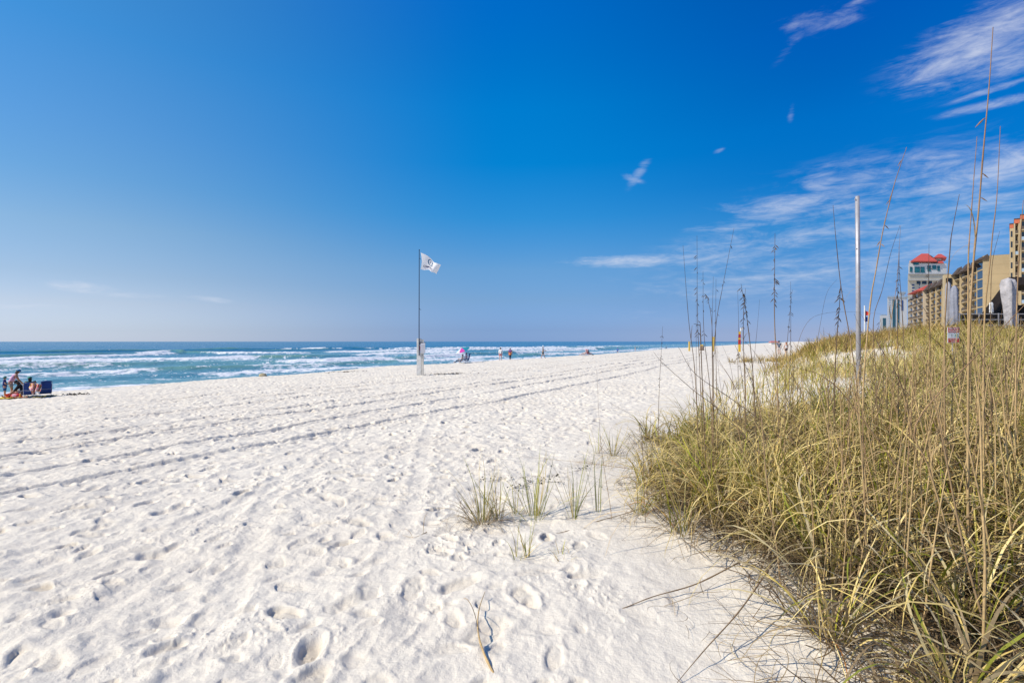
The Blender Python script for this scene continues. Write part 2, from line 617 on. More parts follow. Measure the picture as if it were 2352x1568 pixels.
# sand sheet: rings round the photographer's spot, finer where the beach is close
def polar(az_list, r_list):
    A, Rr = np.meshgrid(np.asarray(az_list), np.asarray(r_list))
    return (Rr * np.sin(A)).ravel(), (Rr * np.cos(A)).ravel(), Rr.ravel()


def grid_quads(nr, nc, wrap=False):
    i = np.arange(nr - 1)[:, None]; j = np.arange(nc if wrap else nc - 1)[None, :]
    a = i * nc + j; b = i * nc + (j + 1) % nc
    q = np.stack([a, b, b + nc, a + nc], axis=-1).reshape(-1, 4)
    return q


azf = np.linspace(R(-50), R(50), 1180)
azc = np.linspace(R(50), R(310), 110)[1:-1]
az_all = np.concatenate([azf, azc])
rl = [0.05, 0.3, 0.6, 0.9, 1.2, 1.5, 1.75]
while rl[-1] < 4000:
    r_ = rl[-1]
    k = 0.0036 if r_ < 30 else (0.006 if r_ < 90 else (0.02 if r_ < 400 else 0.08))
    rl.append(r_ * (1 + k))
X, Y, RR = polar(az_all, rl)
Z = base_height(X, Y)
sel = np.nonzero(RR < 150)[0]
DZ = np.zeros_like(X); PIT = np.zeros_like(X)
DZ[sel], PIT[sel] = detail_height(X[sel], Y[sel], RR[sel])
S_, T_ = st(X, Y)
LITTER_SHADE = sstep(0.45, 0.95, np.interp(T_, SB_T, SB_S) - S_ + 0.45 * gnoise(X / .5, Y / .5, 305)) * (1 - sstep(9.0, 10.5, T_ - 2.2 * np.clip(-S_ - 0.6, 0, 6)))  # brown litter tone that also paints dark shaded gaps under the grass
Z = Z + DZ
q = grid_quads(len(rl), len(az_all), wrap=True)[:, ::-1]

m = bpy.data.materials.new('white_sand'); m.use_nodes = True
t = NT(m.node_tree)
out = t.n('ShaderNodeOutputMaterial'); p = t.n('ShaderNodeBsdfPrincipled')
geo = t.n('ShaderNodeNewGeometry'); pos = geo.outputs['Position']
pit = t.n('ShaderNodeAttribute', attribute_name='pit')
n_big = t.noise(pos, 0.35, 4); n_fine = t.noise(pos, 140, 3, 0.7)
c = t.mix(t.ramp(n_big, 0.3, 0.7), (0.72, 0.65, 0.54), (0.785, 0.715, 0.595))
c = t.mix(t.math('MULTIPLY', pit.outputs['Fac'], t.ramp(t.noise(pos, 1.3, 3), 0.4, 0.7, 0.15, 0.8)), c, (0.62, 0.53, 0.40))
c = t.mix(t.ramp(n_fine, 0.62, 0.74), c, (0.50, 0.43, 0.34))
c = t.mix(t.ramp(n_fine, 0.36, 0.26, 0.0, 0.7), c, (0.83, 0.77, 0.66))
# sparse dark flecks of shell and weed
fl = t.math('MULTIPLY', t.ramp(t.noise(pos, 38, 2, 0.5), 0.76, 0.80), t.ramp(t.noise(pos, 0.8, 2), 0.45, 0.65))
c = t.mix(fl, c, (0.16, 0.12, 0.08))
litter_shade = t.n('ShaderNodeAttribute', attribute_name='litter').outputs['Fac']  # litter cover, kept dark to put shade into the ground between clumps
c = t.mix(t.math('MULTIPLY', litter_shade, t.ramp(t.noise(pos, 9, 4, 0.6), 0.3, 0.5, 0.55, 1.0)), c, t.mix(t.noise(pos, 60, 3), (0.07, 0.05, 0.035), (0.22, 0.165, 0.11)))
t.l(c, p.inputs['Base Color'])
p.inputs['Roughness'].default_value = 0.95
p.inputs['Specular IOR Level'].default_value = 0.15
b1 = t.n('ShaderNodeBump'); b1.inputs['Distance'].default_value = 0.017; b1.inputs['Strength'].default_value = 0.9
hsum = t.math('ADD', t.math('MULTIPLY', n_fine, t.math('ADD', 0.18, t.math('MULTIPLY', pit.outputs['Fac'], 0.35))), t.math('MULTIPLY', t.noise(pos, 22, 4, 0.65), 0.8))
t.l(hsum, b1.inputs['Height']); t.l(b1.outputs[0], p.inputs['Normal'])
t.l(p.outputs[0], out.inputs['Surface'])
sand = fast_mesh('sand', np.stack([X, Y, Z], 1), q, m, attrs={'pit': PIT, 'litter': LITTER_SHADE})
tag(sand, 'white trodden beach sand rising into the dune', None, None, 'structure')

# ------------------------------------------------------------------ the sea
azf = np.linspace(R(-49), R(31), 860)
azc = np.linspace(R(-125), R(-49), 50)[:-1]
az_all = np.concatenate([azc, azf])
rl = [22.0]
while rl[-1] < 16000:
    r_ = rl[-1]
    k = 0.0045 if r_ < 260 else (0.010 if r_ < 600 else 0.035)
    rl.append(r_ * (1 + k))
X, Y, RR = polar(az_all, rl)
S, T = st(X, Y)
# breakers: (points (t, s) of the crest line, height, steepness, broken stretches (t0, t1, amount), foam tail length)
WAVES = [
    ([(-80, 128), (0, 140), (44, 148), (70, 160), (95, 176), (120, 190), (400, 225)], .8, 1.6, [(-80, 90, 1.0)], 7),
    ([(-80, 250), (40, 235), (170, 222), (190, 200), (205, 180), (300, 150), (380, 122), (700, 120)], 1.25, 1.8, [(166, 186, 1.0), (194, 500, 0.9)], 9),
    ([(-80, 170), (60, 168), (92, 178), (100, 158), (112, 146), (140, 142), (200, 138), (400, 118)], 1.0, 1.6, [(80, 91, 1.0), (96, 118, .9), (124, 300, 1.0)], 10),
    ([(-80, 108), (0, 112), (34, 120), (50, 117), (63, 112), (85, 104), (140, 112), (300, 110)], 0.9, 1.8, [(-80, 74, 1.0), (100, 160, 1.0), (190, 320, 1.0)], 10),
    ([(-80, 92), (0, 96), (30, 96), (48, 92), (58, 84), (66, 77), (90, 76), (150, 84), (300, 84)], 1.0, 1.3, [(-80, 40, .6), (60, 84, 1.0), (92, 118, .9), (150, 230, .9)], 5),
    ([(-80, 70), (0, 72), (27, 76), (40, 71), (80, 64), (150, 60), (300, 58)], 0.75, 1.2, [(-80, 36, .75), (46, 60, .6), (72, 108, .9), (125, 300, .8)], 4),
    ([(-80, 60), (0, 61), (25, 63), (60, 55), (120, 50), (300, 50)], 0.35, 1.0, [(-80, 18, .8), (34, 60, .8), (75, 300, .8)], 4),
    ([(-80, 52), (0, 51), (20, 53), (40, 49), (80, 44), (300, 46)], 0.25, 0.9, [(-80, 60, .8), (70, 300, .9)], 4),
]
Zs = np.zeros_like(X); FO = np.zeros_like(X); GR = np.zeros_like(X)
lump = fbm(T / 1.6, S / 1.1, 4, 201, 0.6)
lace = fbm(T / 6.0, S / 1.6, 5, 211, 0.62)
lace2 = fbm(T / 3.0 + 0.6 * lace, S / 1.0, 5, 215, 0.7)
for k, (pts, H, wf, brk, tail) in enumerate(WAVES):
    tt = [a for a, b in pts]; ss = [b for a, b in pts]
    crest = np.interp(T, tt, ss) + 2.2 * gnoise(T / 16.0, T * 0 + k * 3.1, 220) + 0.8 * gnoise(T / 3.5, T * 0 + k, 221)
    u = S - crest
    env = np.clip(0.75 + 0.55 * gnoise(T / 22.0, T * 0 + k * 7.7, 222), 0.25, 1.2)
    br = np.zeros_like(T)
    for t0, t1, a in brk:
        br = np.maximum(br, a * sstep(t0 - 2.5, t0 + 2.5, T) * (1 - sstep(t1 - 2.5, t1 + 2.5, T)))
    br = br * np.clip(1.15 + 0.5 * gnoise(T / 9.0, T * 0 + k * 5.0, 223), 0, 1)
    wd = np.where(u < 0, wf * (1 + 0.25 * br), 6.5)
    prof = np.exp(-(u / wd) ** 2)
    Zs += H * env * prof
    body = sstep(-wf * 1.7 - 0.6, -wf * 0.8, u + 0.8 * lump) * (1 - sstep(0.2, 1.0 + 0.9 * lump, u))
    FO = np.maximum(FO, br * body * (0.95 + 0.3 * lump))
    tl = sstep(-tail * (1.2 + 0.8 * lace) - 3, -wf, u) * (1 - sstep(-0.5, 1.5, u))
    FO = np.maximum(FO, br * tl * (0.40 + 1.25 * lace))
    bk = sstep(14, 1, u) * sstep(-1, 1, u)
    FO = np.maximum(FO, br * bk * (0.05 + 0.9 * lace))
    GR = np.maximum(GR, env * np.exp(-((u + 0.2) / (wf * 1.1 + 0.5)) ** 2) * min(1, H / 0.8))
inner = sstep(240, 90, S)
FO = np.maximum(FO, inner * sstep(0.10, 0.50, lace2 - 0.08 + 0.30 * gnoise(T / 30, S / 12, 230)) * 0.80)
near_sh = sstep(52, 44, S)
FO = np.maximum(FO, near_sh * sstep(-0.1, 0.4, lace) * 0.5)
fade = 1 - sstep(250, 520, RR)
Zs *= fade
FO = np.clip(FO, 0, 1)
Zs += (FO > 0.45) * fade * 0.11 * lump * sstep(60, 90, S)
chop = fbm(T / 2.2, S / 1.3, 4, 240, 0.55)
Zs += chop * 0.10 * (1 - sstep(150, 500, RR)) + 0.28 * fbm(T / 22, S / 7, 2, 250) * (1 - sstep(700, 3000, RR))
wh = sstep(0.50, 0.62, fbm(T / 7.0, S / 3.0, 3, 260)) * (1 - inner) * (1 - sstep(500, 900, RR)) * 0.7
FO = np.maximum(FO, wh)
Zs = Zs * np.clip((S - 38) / 10, 0.15, 1) + SEA

m = bpy.data.materials.new('sea_water'); m.use_nodes = True
t = NT(m.node_tree)
out = t.n('ShaderNodeOutputMaterial'); p = t.n('ShaderNodeBsdfPrincipled')
geo = t.n('ShaderNodeNewGeometry'); pos = geo.outputs['Position']
mp = t.n('ShaderNodeMapping'); mp.inputs['Rotation'].default_value = (0, 0, R(-61)); t.l(pos, mp.inputs[0])
mp2 = t.n('ShaderNodeMapping'); mp2.inputs['Scale'].default_value = (0.35, 1.0, 1.0); t.l(mp.outputs[0], mp2.inputs[0])
fo = t.n('ShaderNodeAttribute', attribute_name='foam').outputs['Fac']
gr = t.n('ShaderNodeAttribute', attribute_name='green').outputs['Fac']
sh = t.n('ShaderNodeAttribute', attribute_name='offs').outputs['Fac']
patch = t.noise(mp2.outputs[0], 0.05, 4, 0.6)
deepc = t.mix(t.ramp(patch, 0.35, 0.65), (0.010, 0.120, 0.240), (0.020, 0.170, 0.295))
shal = t.mix(t.ramp(patch, 0.35, 0.65), (0.085, 0.245, 0.325), (0.165, 0.345, 0.375))
wc = t.mix(t.ramp(sh, 210.0, 120.0), deepc, shal)
wc = t.mix(t.ramp(gr, 0.35, 0.95, 0.0, 0.72), wc, (0.20, 0.36, 0.24))
nf = t.noise(mp2.outputs[0], 2.4, 6, 0.7)
ff = t.ramp(t.math('ADD', fo, t.math('MULTIPLY', t.math('SUBTRACT', nf, 0.5), 2.4)), 0.34, 0.78)
ff = t.math('MULTIPLY', ff, t.ramp(fo, 0.02, 0.2))
fc = t.mix(t.ramp(t.noise(pos, 0.9, 5), 0.3, 0.7), (0.66, 0.69, 0.74), (0.86, 0.86, 0.86))
c = t.mix(ff, wc, fc)
t.l(c, p.inputs['Base Color'])
t.l(t.mix(ff, (0.22, 0.22, 0.22), (0.9, 0.9, 0.9)), p.inputs['Roughness'])
p.inputs['IOR'].default_value = 1.33
t.l(t.ramp(ff, 0, 1, 0.32, 0.08), p.inputs['Specular IOR Level'])
b1 = t.n('ShaderNodeBump'); b1.inputs['Distance'].default_value = 0.55; b1.inputs['Strength'].default_value = 0.75
hh = t.math('ADD', t.math('MULTIPLY', t.noise(mp2.outputs[0], 0.7, 6, 0.68), 0.7), t.math('MULTIPLY', t.noise(mp2.outputs[0], 0.10, 3, 0.6), 1.5))
t.l(hh, b1.inputs['Height']); t.l(b1.outputs[0], p.inputs['Normal'])
t.l(p.outputs[0], out.inputs['Surface'])
q = grid_quads(len(rl), len(az_all))[:, ::-1]
sea = fast_mesh('sea', np.stack([X, Y, Zs], 1), q, m, attrs={'foam': FO, 'green': GR, 'offs': S})
tag(sea, 'blue green sea with rows of white breakers', None, None, 'structure')

# ------------------------------------------------------------------ buildings behind the dune
SHORE = math.atan2(DY, DX)             # heading of the shore line
M_tan = mat('tan_stucco', (0.47, 0.365, 0.215), 0.9, 0.07, 0.25)
M_pale = mat('pale_stucco', (0.46, 0.38, 0.28), 0.9, 0.05, 0.5)
M_cream = mat('cream_stucco', (0.50, 0.46, 0.37), 0.9, 0.04, 0.5)
M_brownroof = mat('brown_shingle', (0.085, 0.062, 0.050), 0.9, 0.25, 3.0)
M_redroof = mat('red_tile_roof', (0.52, 0.09, 0.07), 0.8, 0.1, 1.5)
M_orange = mat('orange_band', (0.55, 0.15, 0.07), 0.8, 0.08, 1.0)
M_recess = mat('dark_recess', (0.055, 0.045, 0.040), 0.7, 0.3, 1.0)
M_rail = mat('brown_railing', (0.10, 0.075, 0.055), 0.7, 0.1, 3.0)
M_glass = mat('tower_glass', (0.02, 0.09, 0.12), 0.08, 0.3, 0.3, spec=0.9)
M_glass2 = mat('dark_window_glass', (0.015, 0.02, 0.03), 0.06, 0.3, 0.5, spec=0.9)
M_whitewall = mat('white_stucco', (0.58, 0.58, 0.56), 0.85, 0.04, 0.5)
M_bluegrey = mat('blue_grey_tint', (0.33, 0.42, 0.50), 0.5, 0.08, 0.2)  # its blue puts distance haze into the colour of the far towers
GZ = -1.0


class Frame:
    """local axes of a building: a along the shore (away), b inland, z up, from a seaward near corner"""
    def __init__(self, px, D):
        self.o = Vector(((px - 512) / F * D, D, 0))
        self.a = Vector((DX, DY, 0)); self.b = Vector((-NX, -NY, 0))

    def w(self, a, b, z=0):
        return self.o + self.a * a + self.b * b + Vector((0, 0, z))


def fbox(mb, fr, a0, a1, b0, b1, z0, z1):
    c = fr.w((a0 + a1) / 2, (b0 + b1) / 2, (z0 + z1) / 2)
    mb.box(c, (a1 - a0, b1 - b0, z1 - z0), SHORE)


def bld(name, fr, label, group=None):
    e = empty(name, fr.w(0, 0, 0))
    tag(e, label, 'building', group)
    return e


def part(mb, name, m, root, smooth=False, label=None):
    """build a world-space mesh as a child of an Empty"""
    mb.v = [tuple(Vector(v) - root.location) for v in mb.v]
    return mb.build(name, m, root, smooth, label)


class Count:
    n = 0


# tan hotel with brown mansard roof: balconied wings stepping back along the shore
def balcony_wing(root, fr, a0, a1, b0, nb, floors, fh, ztop, cnt, roof=True, wallm=M_tan, stag=0.9, depth=12):
    bay = (a1 - a0) / nb
    wl = MB(); rc = MB(); sl = MB()
    zb = ztop - floors * fh
    for i in range(nb):
        s0 = a0 + i * bay; off = b0 + (0.0 if i % 2 == 0 else stag)
        fbox(wl, fr, s0 + 0.01, s0 + bay - 0.01, off + 1.7, off + depth, GZ, ztop)
        fbox(wl, fr, s0, s0 + 0.45, off + 1.1, off + 1.7, GZ, ztop)
        for f in range(floors):
            fbox(wl, fr, s0 + 0.45, s0 + bay * .42, off + 1.45, off + 1.7, zb + f * fh + .15, zb + f * fh + fh - .3)
        for f in range(floors):
            z0 = zb + f * fh
            fbox(rc, fr, s0 + 1.1, s0 + bay - 0.6, off + 1.62, off + 1.72, z0 + 0.15, z0 + fh - 0.45)
            bm_ = MB()
            fbox(bm_, fr, s0 + 0.5, s0 + bay, off + 0.55, off + 1.69, z0 - 0.10, z0 + 0.10)
            rl_ = MB()
            fbox(rl_, fr, s0 + bay * .45, s0 + bay - 0.02, off + 0.58, off + 1.4, z0 + 0.12, z0 + 1.15)
            if cnt.n < 95:
                o = part(bm_, 'balcony', wallm, root)
                r_ = MB(); r_.v = rl_.v; r_.f = rl_.f; r_.mi = rl_.mi
                r_.v = [tuple(Vector(v) - root.location) for v in r_.v]
                r_.build('railing', M_rail, o)
                cnt.n += 1
            else:
                sl.cur = 0; sl.add(bm_.v, bm_.f); sl.cur = 1; sl.add(rl_.v, rl_.f); sl.cur = 0
        if roof:
            rf = MB()
            c0, c1 = fr.w(s0 - 0.3, off - 0.5, ztop - 1.3), fr.w(s0 + bay + 0.2, off - 0.5, ztop - 1.3)
            d0, d1 = fr.w(s0 - 0.3, off + 1.6, ztop + 1.6), fr.w(s0 + bay + 0.2, off + 1.6, ztop + 1.6)
            e0, e1 = fr.w(s0 - 0.3, off + 1.75, ztop - 1.3), fr.w(s0 + bay + 0.2, off + 1.75, ztop - 1.3)
            rf.add([c0, c1, d1, d0, e0, e1], [(0, 1, 2, 3), (0, 3, 4), (1, 5, 2), (0, 4, 5, 1), (4, 3, 2, 5)])
            part(rf, 'roof', M_brownroof, root)
    part(wl, 'wall', wallm, root)
    part(rc, 'window', M_glass2, root)['kind'] = 'stuff'
    if sl.v:
        o = part(sl, 'balcony', [wallm, M_rail], root)
        o['kind'] = 'stuff'


fr = Frame(982.0, 169.0)
root = bld('hotel', fr, 'long tan hotel with brown mansard roof and rows of balconies beside its blank end wall')
H1 = 28.2 + 1.7
cnt = Count()
mb = MB(); fbox(mb, fr, 0.0, 0.6, 0.3, 30, GZ, H1 + 0.0); part(mb, 'end_wall', M_tan, root, label='blank tan end wall of the hotel')
mb = MB()
for k in range(9):
    fbox(mb, fr, -0.02, 0.62, 0.28, 30.1, H1 - 3.1 * k - 0.05, H1 - 3.1 * k + 0.04)
part(mb, 'floor_line', mat('tan_band', (0.41, 0.32, 0.19), 0.9, 0.05), root)
# dark glazed stair strip by the end wall
mb = MB(); fbox(mb, fr, 0.7, 8.8, 0.9, 14, GZ, H1 - 0.4); part(mb, 'wall', M_tan, root)
for k in range(9):
    zt = H1 - 1.4 - 3.1 * k
    mb = MB(); fbox(mb, fr, 1.0, 8.0, 0.72, 0.87, zt - 2.5, zt); g = part(mb, 'window', M_glass2, root)
    mb = MB(); fbox(mb, fr, 0.7, 8.75, 0.55, 0.89, zt + 0.05, zt + 0.4)
    part(mb, 'sill', M_tan, root)
mb = MB()
c = [fr.w(a, b, z) for a, b, z in ((-.5, -1.0, H1 - 1.3), (9.2, -1.0, H1 - 1.3), (9.2, 1.4, H1 + .5), (-.5, 1.4, H1 + .5), (-.5, 1.5, H1 - 1.3), (9.2, 1.5, H1 - 1.3))]
mb.add(c, [(0, 1, 2, 3), (0, 3, 4), (1, 5, 2), (0, 4, 5, 1), (4, 3, 2, 5)])
part(mb, 'roof', M_brownroof, root)
balcony_wing(root, fr, 9.3, 35.3, -0.2, 5, 8, 3.1, H1 - 1.3, cnt)
# second wing a little lower
mb = MB(); fbox(mb, fr, 35.5, 38.5, -2.6, 14, GZ, H1 - 2.0); part(mb, 'wall', M_tan, root)
for k in range(9):
    zt = H1 - 3.4 - 3.1 * k
    mb = MB(); fbox(mb, fr, 35.46 - 0.3, 35.48, -2.2, -0.4, zt - 2.4, zt); part(mb, 'window', M_glass2, root)
balcony_wing(root, fr, 38.5, 76.0, -1.9, 7, 8, 3.1, H1 - 3.6, cnt)
balcony_wing(root, fr, 76.2, 112.0, -3.4, 6, 8, 3.1, H1 - 4.6, cnt, roof=False, wallm=M_pale, stag=0.5)
mb = MB()
c = [fr.w(a, b, z) for a, b, z in ((77, -4.5, H1 - 4.5), (102, -4.5, H1 - 4.5), (100, 1, H1 - 1.4), (77, 1, H1 - 1.4), (77, 1.2, H1 - 4.5), (102, 1.2, H1 - 4.5))]
mb.add(c, [(0, 1, 2, 3), (0, 3, 4), (1, 5, 2), (0, 4, 5, 1), (4, 3, 2, 5)])
part(mb, 'roof', M_redroof, root, label='red sloped roof on the far wing')

# right edge: tall tan tower with orange bands stepping up
fr = Frame(1009.6, 150.0)
root = bld('apartment_tower', fr, 'tall tan balcony tower with stepped orange parapet bands at the right edge')
HT = 33.1 + 1.7
def raked(mb, a0, b0_, b1_, z0, z1, deep=10.0):
    p0, p1 = fr.w(a0, b0_), fr.w(a0, b1_)
    bk = Vector((0.972, 1.0, 0)) * deep
    q_ = [p0, p1, p1 + bk, p0 + bk]
    mb.add([(v.x, v.y, z) for z in (z0, z1) for v in q_], [(0, 3, 2, 1), (4, 5, 6, 7), (0, 1, 5, 4), (1, 2, 6, 5), (2, 3, 7, 6), (3, 0, 4, 7)])


for i, (b0_, b1_, dz) in enumerate(((0.0, 0.85, 0.0), (0.87, 2.05, 1.25), (2.07, 5.2, 2.25), (5.22, 9.0, 2.9), (9.02, 14.0, 2.9))):
    af = -0.45 * i; top = HT + dz
    mb = MB(); raked(mb, af + (1.3 if i else 0), b0_, b1_, GZ, top)
    if i:
        fbox(mb, fr, af, af + 1.35, b0_, b0_ + .22, GZ, top); fbox(mb, fr, af, af + 1.35, b1_ - .22, b1_ - .01, GZ, top)
    part(mb, 'wall', M_tan, root)
    mb = MB(); raked(mb, af - 0.04, b0_ - 0.02, b1_ - 0.03, top + 0.01, top + 1.15); part(mb, 'parapet', M_orange, root)
    mb = MB(); raked(mb, af - 0.14, b0_ - 0.1, b1_ - 0.04, top + 1.17, top + 1.4); part(mb, 'coping', M_brownroof, root)
    for f in range(10):
        z0 = top - 3.05 * (f + 1)
        if i:
            mb = MB(); fbox(mb, fr, af + 0.1, af + 1.29, b0_ + .23, b1_ - .23, z0 - 0.12, z0 + 0.12); part(mb, 'balcony', M_tan, root)
            mb = MB(); fbox(mb, fr, af + 0.14, af + 0.2, b0_ + .24, b1_ - .24, z0 + 0.12, z0 + 1.05); part(mb, 'railing', M_rail if (f + i) % 3 else M_bluegrey, root)
            mb = MB(); fbox(mb, fr, af + 1.22, af + 1.31, b0_ + .3, b1_ - .3, z0 + 0.3, z0 + 2.5); part(mb, 'window', M_glass2, root)
        else:
            mb = MB(); fbox(mb, fr, af - .05, af - .003, .25, .62, z0 + 0.5, z0 + 2.2); part(mb, 'window', M_glass2, root)

# cream tower with red hipped roofs
fr = Frame(906.5, 394.0)
root = bld('tower', fr, 'cream high rise tower with red hipped roofs and teal penthouse glass above the hotel')
u = 394 / 512.0


def tz(py): return CZ + (341.33 - py) * u


# its broad face looks back along the shore to the camera
def face(mb, p0, p1, zt, zb, deep=14, fwd=0.0):
    """block between two pixel columns at the tower's distance"""
    x0 = (p0 - 512) / F * 394; x1 = (p1 - 512) / F * 394
    mb.block(x0, x1, 394 - fwd, 394 - fwd + deep, zb, zt, 0.765)


mb = MB(); face(mb, 908, 946, tz(280), GZ, 22); part(mb, 'wall', M_cream, root)
mb = MB(); face(mb, 906.5, 947, tz(274.6), tz(279.9), 25, 1.5); part(mb, 'cornice', M_cream, root)
mb = MB(); face(mb, 905.8, 948, tz(273.9), tz(274.5), 27, 2.4); face(mb, 905.8, 948, tz(280), tz(280.6), 27, 2.4); part(mb, 'cornice', mat('grey_ledge', (0.42, 0.42, 0.42), 0.8), root)
mb = MB(); face(mb, 908.0, 946, tz(263.6), tz(273.8), 22, 0.6); part(mb, 'penthouse', M_whitewall, root)
for p0, p1, y0, y1 in ((913.6, 919.0, 267, 272.6), (919.8, 923.8, 267, 272.8), (926.5, 930, 265.8, 271.5), (931.5, 935.5, 265.5, 269.5), (909, 911.5, 267, 272), (912.5, 918, 262.6, 265.0), (936.5, 939, 266, 271)):
    mb = MB(); face(mb, p0, p1, tz(y0), tz(y1), 0.3, 0.9); part(mb, 'window', mat('teal_glass', (0.02, 0.13, 0.15), 0.15, 0.3, 0.5, spec=0.8), root)
mb = MB(); face(mb, 911.5, 933, tz(260.2), tz(263.5), 16, -2.2); part(mb, 'penthouse', M_whitewall, root)
mb = MB(); face(mb, 934, 944.8, tz(256.5), tz(265.0), 12, -3.2); part(mb, 'penthouse', M_whitewall, root)


def hip(name, p0, p1, zb, zt, y0, y1, ridge, m):
    x0 = (p0 - 512) / F * 394; x1 = (p1 - 512) / F * 394; ym = (y0 + y1) / 2
    xr0 = x0 + (x1 - x0) * ridge[0]; xr1 = x0 + (x1 - x0) * ridge[1]
    mb = MB()
    k_ = 0.765 * (y1 - y0)
    mb.add([(x0, y0, zb), (x1, y0, zb), (x1 + k_, y1, zb), (x0 + k_, y1, zb), (xr0 + k_ / 2, ym, zt), (xr1 + k_ / 2, ym, zt), (x0, y0, zb - .6), (x1, y0, zb - .6), (x1 + k_, y1, zb - .6), (x0 + k_, y1, zb - .6)],
           [(0, 1, 5, 4), (1, 2, 5), (2, 3, 4, 5), (3, 0, 4), (6, 7, 1, 0), (7, 8, 2, 1), (8, 9, 3, 2), (9, 6, 0, 3), (9, 8, 7, 6)])
    part(mb, name, m, root)


hip('roof', 908.5, 934.5, tz(261.2), tz(251.8), 391.5, 412, (0.42, 0.68), M_redroof)
hip('roof', 933.6, 946.2, tz(257.2), tz(252.2), 393.5, 410, (0.38, 0.62), M_redroof)
hip('roof', 935.5, 942.0, tz(262.8), tz(260.0), 392.2, 399, (0.35, 0.6), M_redroof)
for r_ in range(9):
    for p0, p1 in ((911.8, 914.4), (918.8, 919.8)):
        mb = MB(); face(mb, p0, p1, tz(284.2 + r_ * 3.0), tz(285.6 + r_ * 3.0), 0.3, 0.12); part(mb, 'window', mat('blue_window', (0.05, 0.08, 0.18), 0.2), root)
for p0, p1 in ((916.5, 920.6), (922, 926.5), (928, 932)):
    mb = MB(); face(mb, p0, p1, tz(281), tz(284), 0.3, 0.12); part(mb, 'window', M_glass2, root)

# far glass tower and the faint one beyond it
u2 = 860 / 512.0
root = empty('glass_tower', ((887 - 512) / F * 860, 860, 0)); tag(root, 'far white and teal glass tower, flat topped, left of the red roofed tower', 'building')


def far_box(mb, D, p0, p1, y0, y1, deep, fwd=0.0):
    x0 = (p0 - 512) / F * D; x1 = (p1 - 512) / F * D
    zt = CZ + (341.33 - y0) * D / F; zb = CZ + (341.33 - y1) * D / F if y1 is not None else GZ
    mb.block(x0, x1, D - fwd, D - fwd + deep, zb, zt, 0.74)


mb = MB(); far_box(mb, 860, 887.4, 906.8, 297.6, None, 30); part(mb, 'wall', M_whitewall, root)
mb = MB(); far_box(mb, 860, 886.9, 907.2, 296.0, 297.5, 32, 1.2); part(mb, 'roof', M_bluegrey, root)
mb = MB(); far_box(mb, 860, 899.8, 905.2, 293.0, 295.9, 20, -1.5); part(mb, 'penthouse', M_whitewall, root)
mb = MB(); far_box(mb, 860, 899.2, 905.8, 291.6, 292.9, 24, 0); part(mb, 'roof', M_bluegrey, root)
mb = MB(); far_box(mb, 860, 892.3, 895.4, 299.6, 333, 0.8, 0.5); part(mb, 'glass_wall', M_glass, root)
mb = MB(); far_box(mb, 860, 897.2, 899.2, 299.6, 333, 0.8, 0.5); part(mb, 'glass_wall', M_glass, root)
mb = MB(); far_box(mb, 860, 901.0, 903.0, 300.2, 310.5, 0.8, 0.5); part(mb, 'glass_wall', mat('blue_glass', (0.03, 0.07, 0.2), 0.1, 0.2, spec=0.9), root)
for k in range(14):
    mb = MB(); far_box(mb, 860, 888.4, 891.0, 299.6 + k * 2.3, 300.7 + k * 2.3, 0.5, 0.32); part(mb, 'balcony', M_bluegrey, root)
root = empty('hazy_tower', ((881 - 512) / F * 1250, 1250, 0)); tag(root, 'faint blue hazy tower furthest along the shore behind the dune', 'building')
mb = MB(); far_box(mb, 1250, 879.8, 887.2, 315.5, None, 40); part(mb, 'wall', M_whitewall, root)
mb = MB(); far_box(mb, 1250, 882.6, 885.8, 318, 338, 0.8, 0.5); part(mb, 'glass_wall', M_glass, root)
mb = MB(); far_box(mb, 1250, 880.6, 886.4, 314.2, 315.4, 30); part(mb, 'roof', M_bluegrey, root)

# ------------------------------------------------------------------ boardwalk pavilion, folded umbrellas, signs and poles by the dune
M_dark = mat('dark_timber_and_shade', (0.025, 0.020, 0.017), 0.8, 0.3, 2.0)
M_white = mat('white_paint', (0.74, 0.73, 0.70), 0.6, 0.06, 5.0)
M_canvas = mat('grey_canvas', (0.34, 0.33, 0.35), 0.95, 0.2, 1.6, bump=0.03, bump_scale=6)
M_grey_wood = mat('weathered_grey_wood', (0.38, 0.36, 0.36), 0.9, 0.18, 4.0, bump=0.01, bump_scale=30)
D0 = 31.0
root = empty('pavilion', P(985, 335, D0 + 3)); tag(root, 'dark timber pavilion with a sloping shingle roof beside the tan hotel wall', 'pavilion')


def pbox(mb, p0, p1, y0, y1, D, deep):
    a = P(p0, y0, D); b = P(p1, y1, D)
    mb.block(a.x, b.x, D, D + deep, b.z, a.z, 0.9)


mb = MB(); pbox(mb, 959, 1060, 314.5, 350, D0 + 3, 4.0); part(mb, 'base', M_dark, root)  # near-black box paints the shadowed lower storey behind the deck
mb = MB()
pts = [P(982, 313, D0 + 2.2), P(1009, 277, D0 + 2.2), P(1075, 277, D0 + 2.2), P(1075, 284.5, D0 + 2.2), P(1013, 284.5, D0 + 2.2), P(992, 313, D0 + 2.2)]
back = [p_ + Vector((4.2, 4.2, 0)) for p_ in pts]
n_ = len(pts)
mb.add(pts + back, [tuple(range(n_))[::-1], tuple(range(n_, 2 * n_))] + [(i, (i + 1) % n_, n_ + (i + 1) % n_, n_ + i) for i in range(n_)])
part(mb, 'roof', mat('dark_shingle', (0.045, 0.032, 0.026), 0.9, 0.3, 3.0), root)
for px_ in (1013, 1040, 1062):
    mb = MB(); pbox(mb, px_ - 1.1, px_ + 1.1, 284.8, 314.4, D0 + 2.4, 0.15); part(mb, 'post', M_dark, root)
mb = MB(); pbox(mb, 993, 1060, 305, 314.4, D0 + 6.5, 0.2); part(mb, 'back_wall', M_dark, root)  # dark wall colour stands in for the shaded interior under the roof
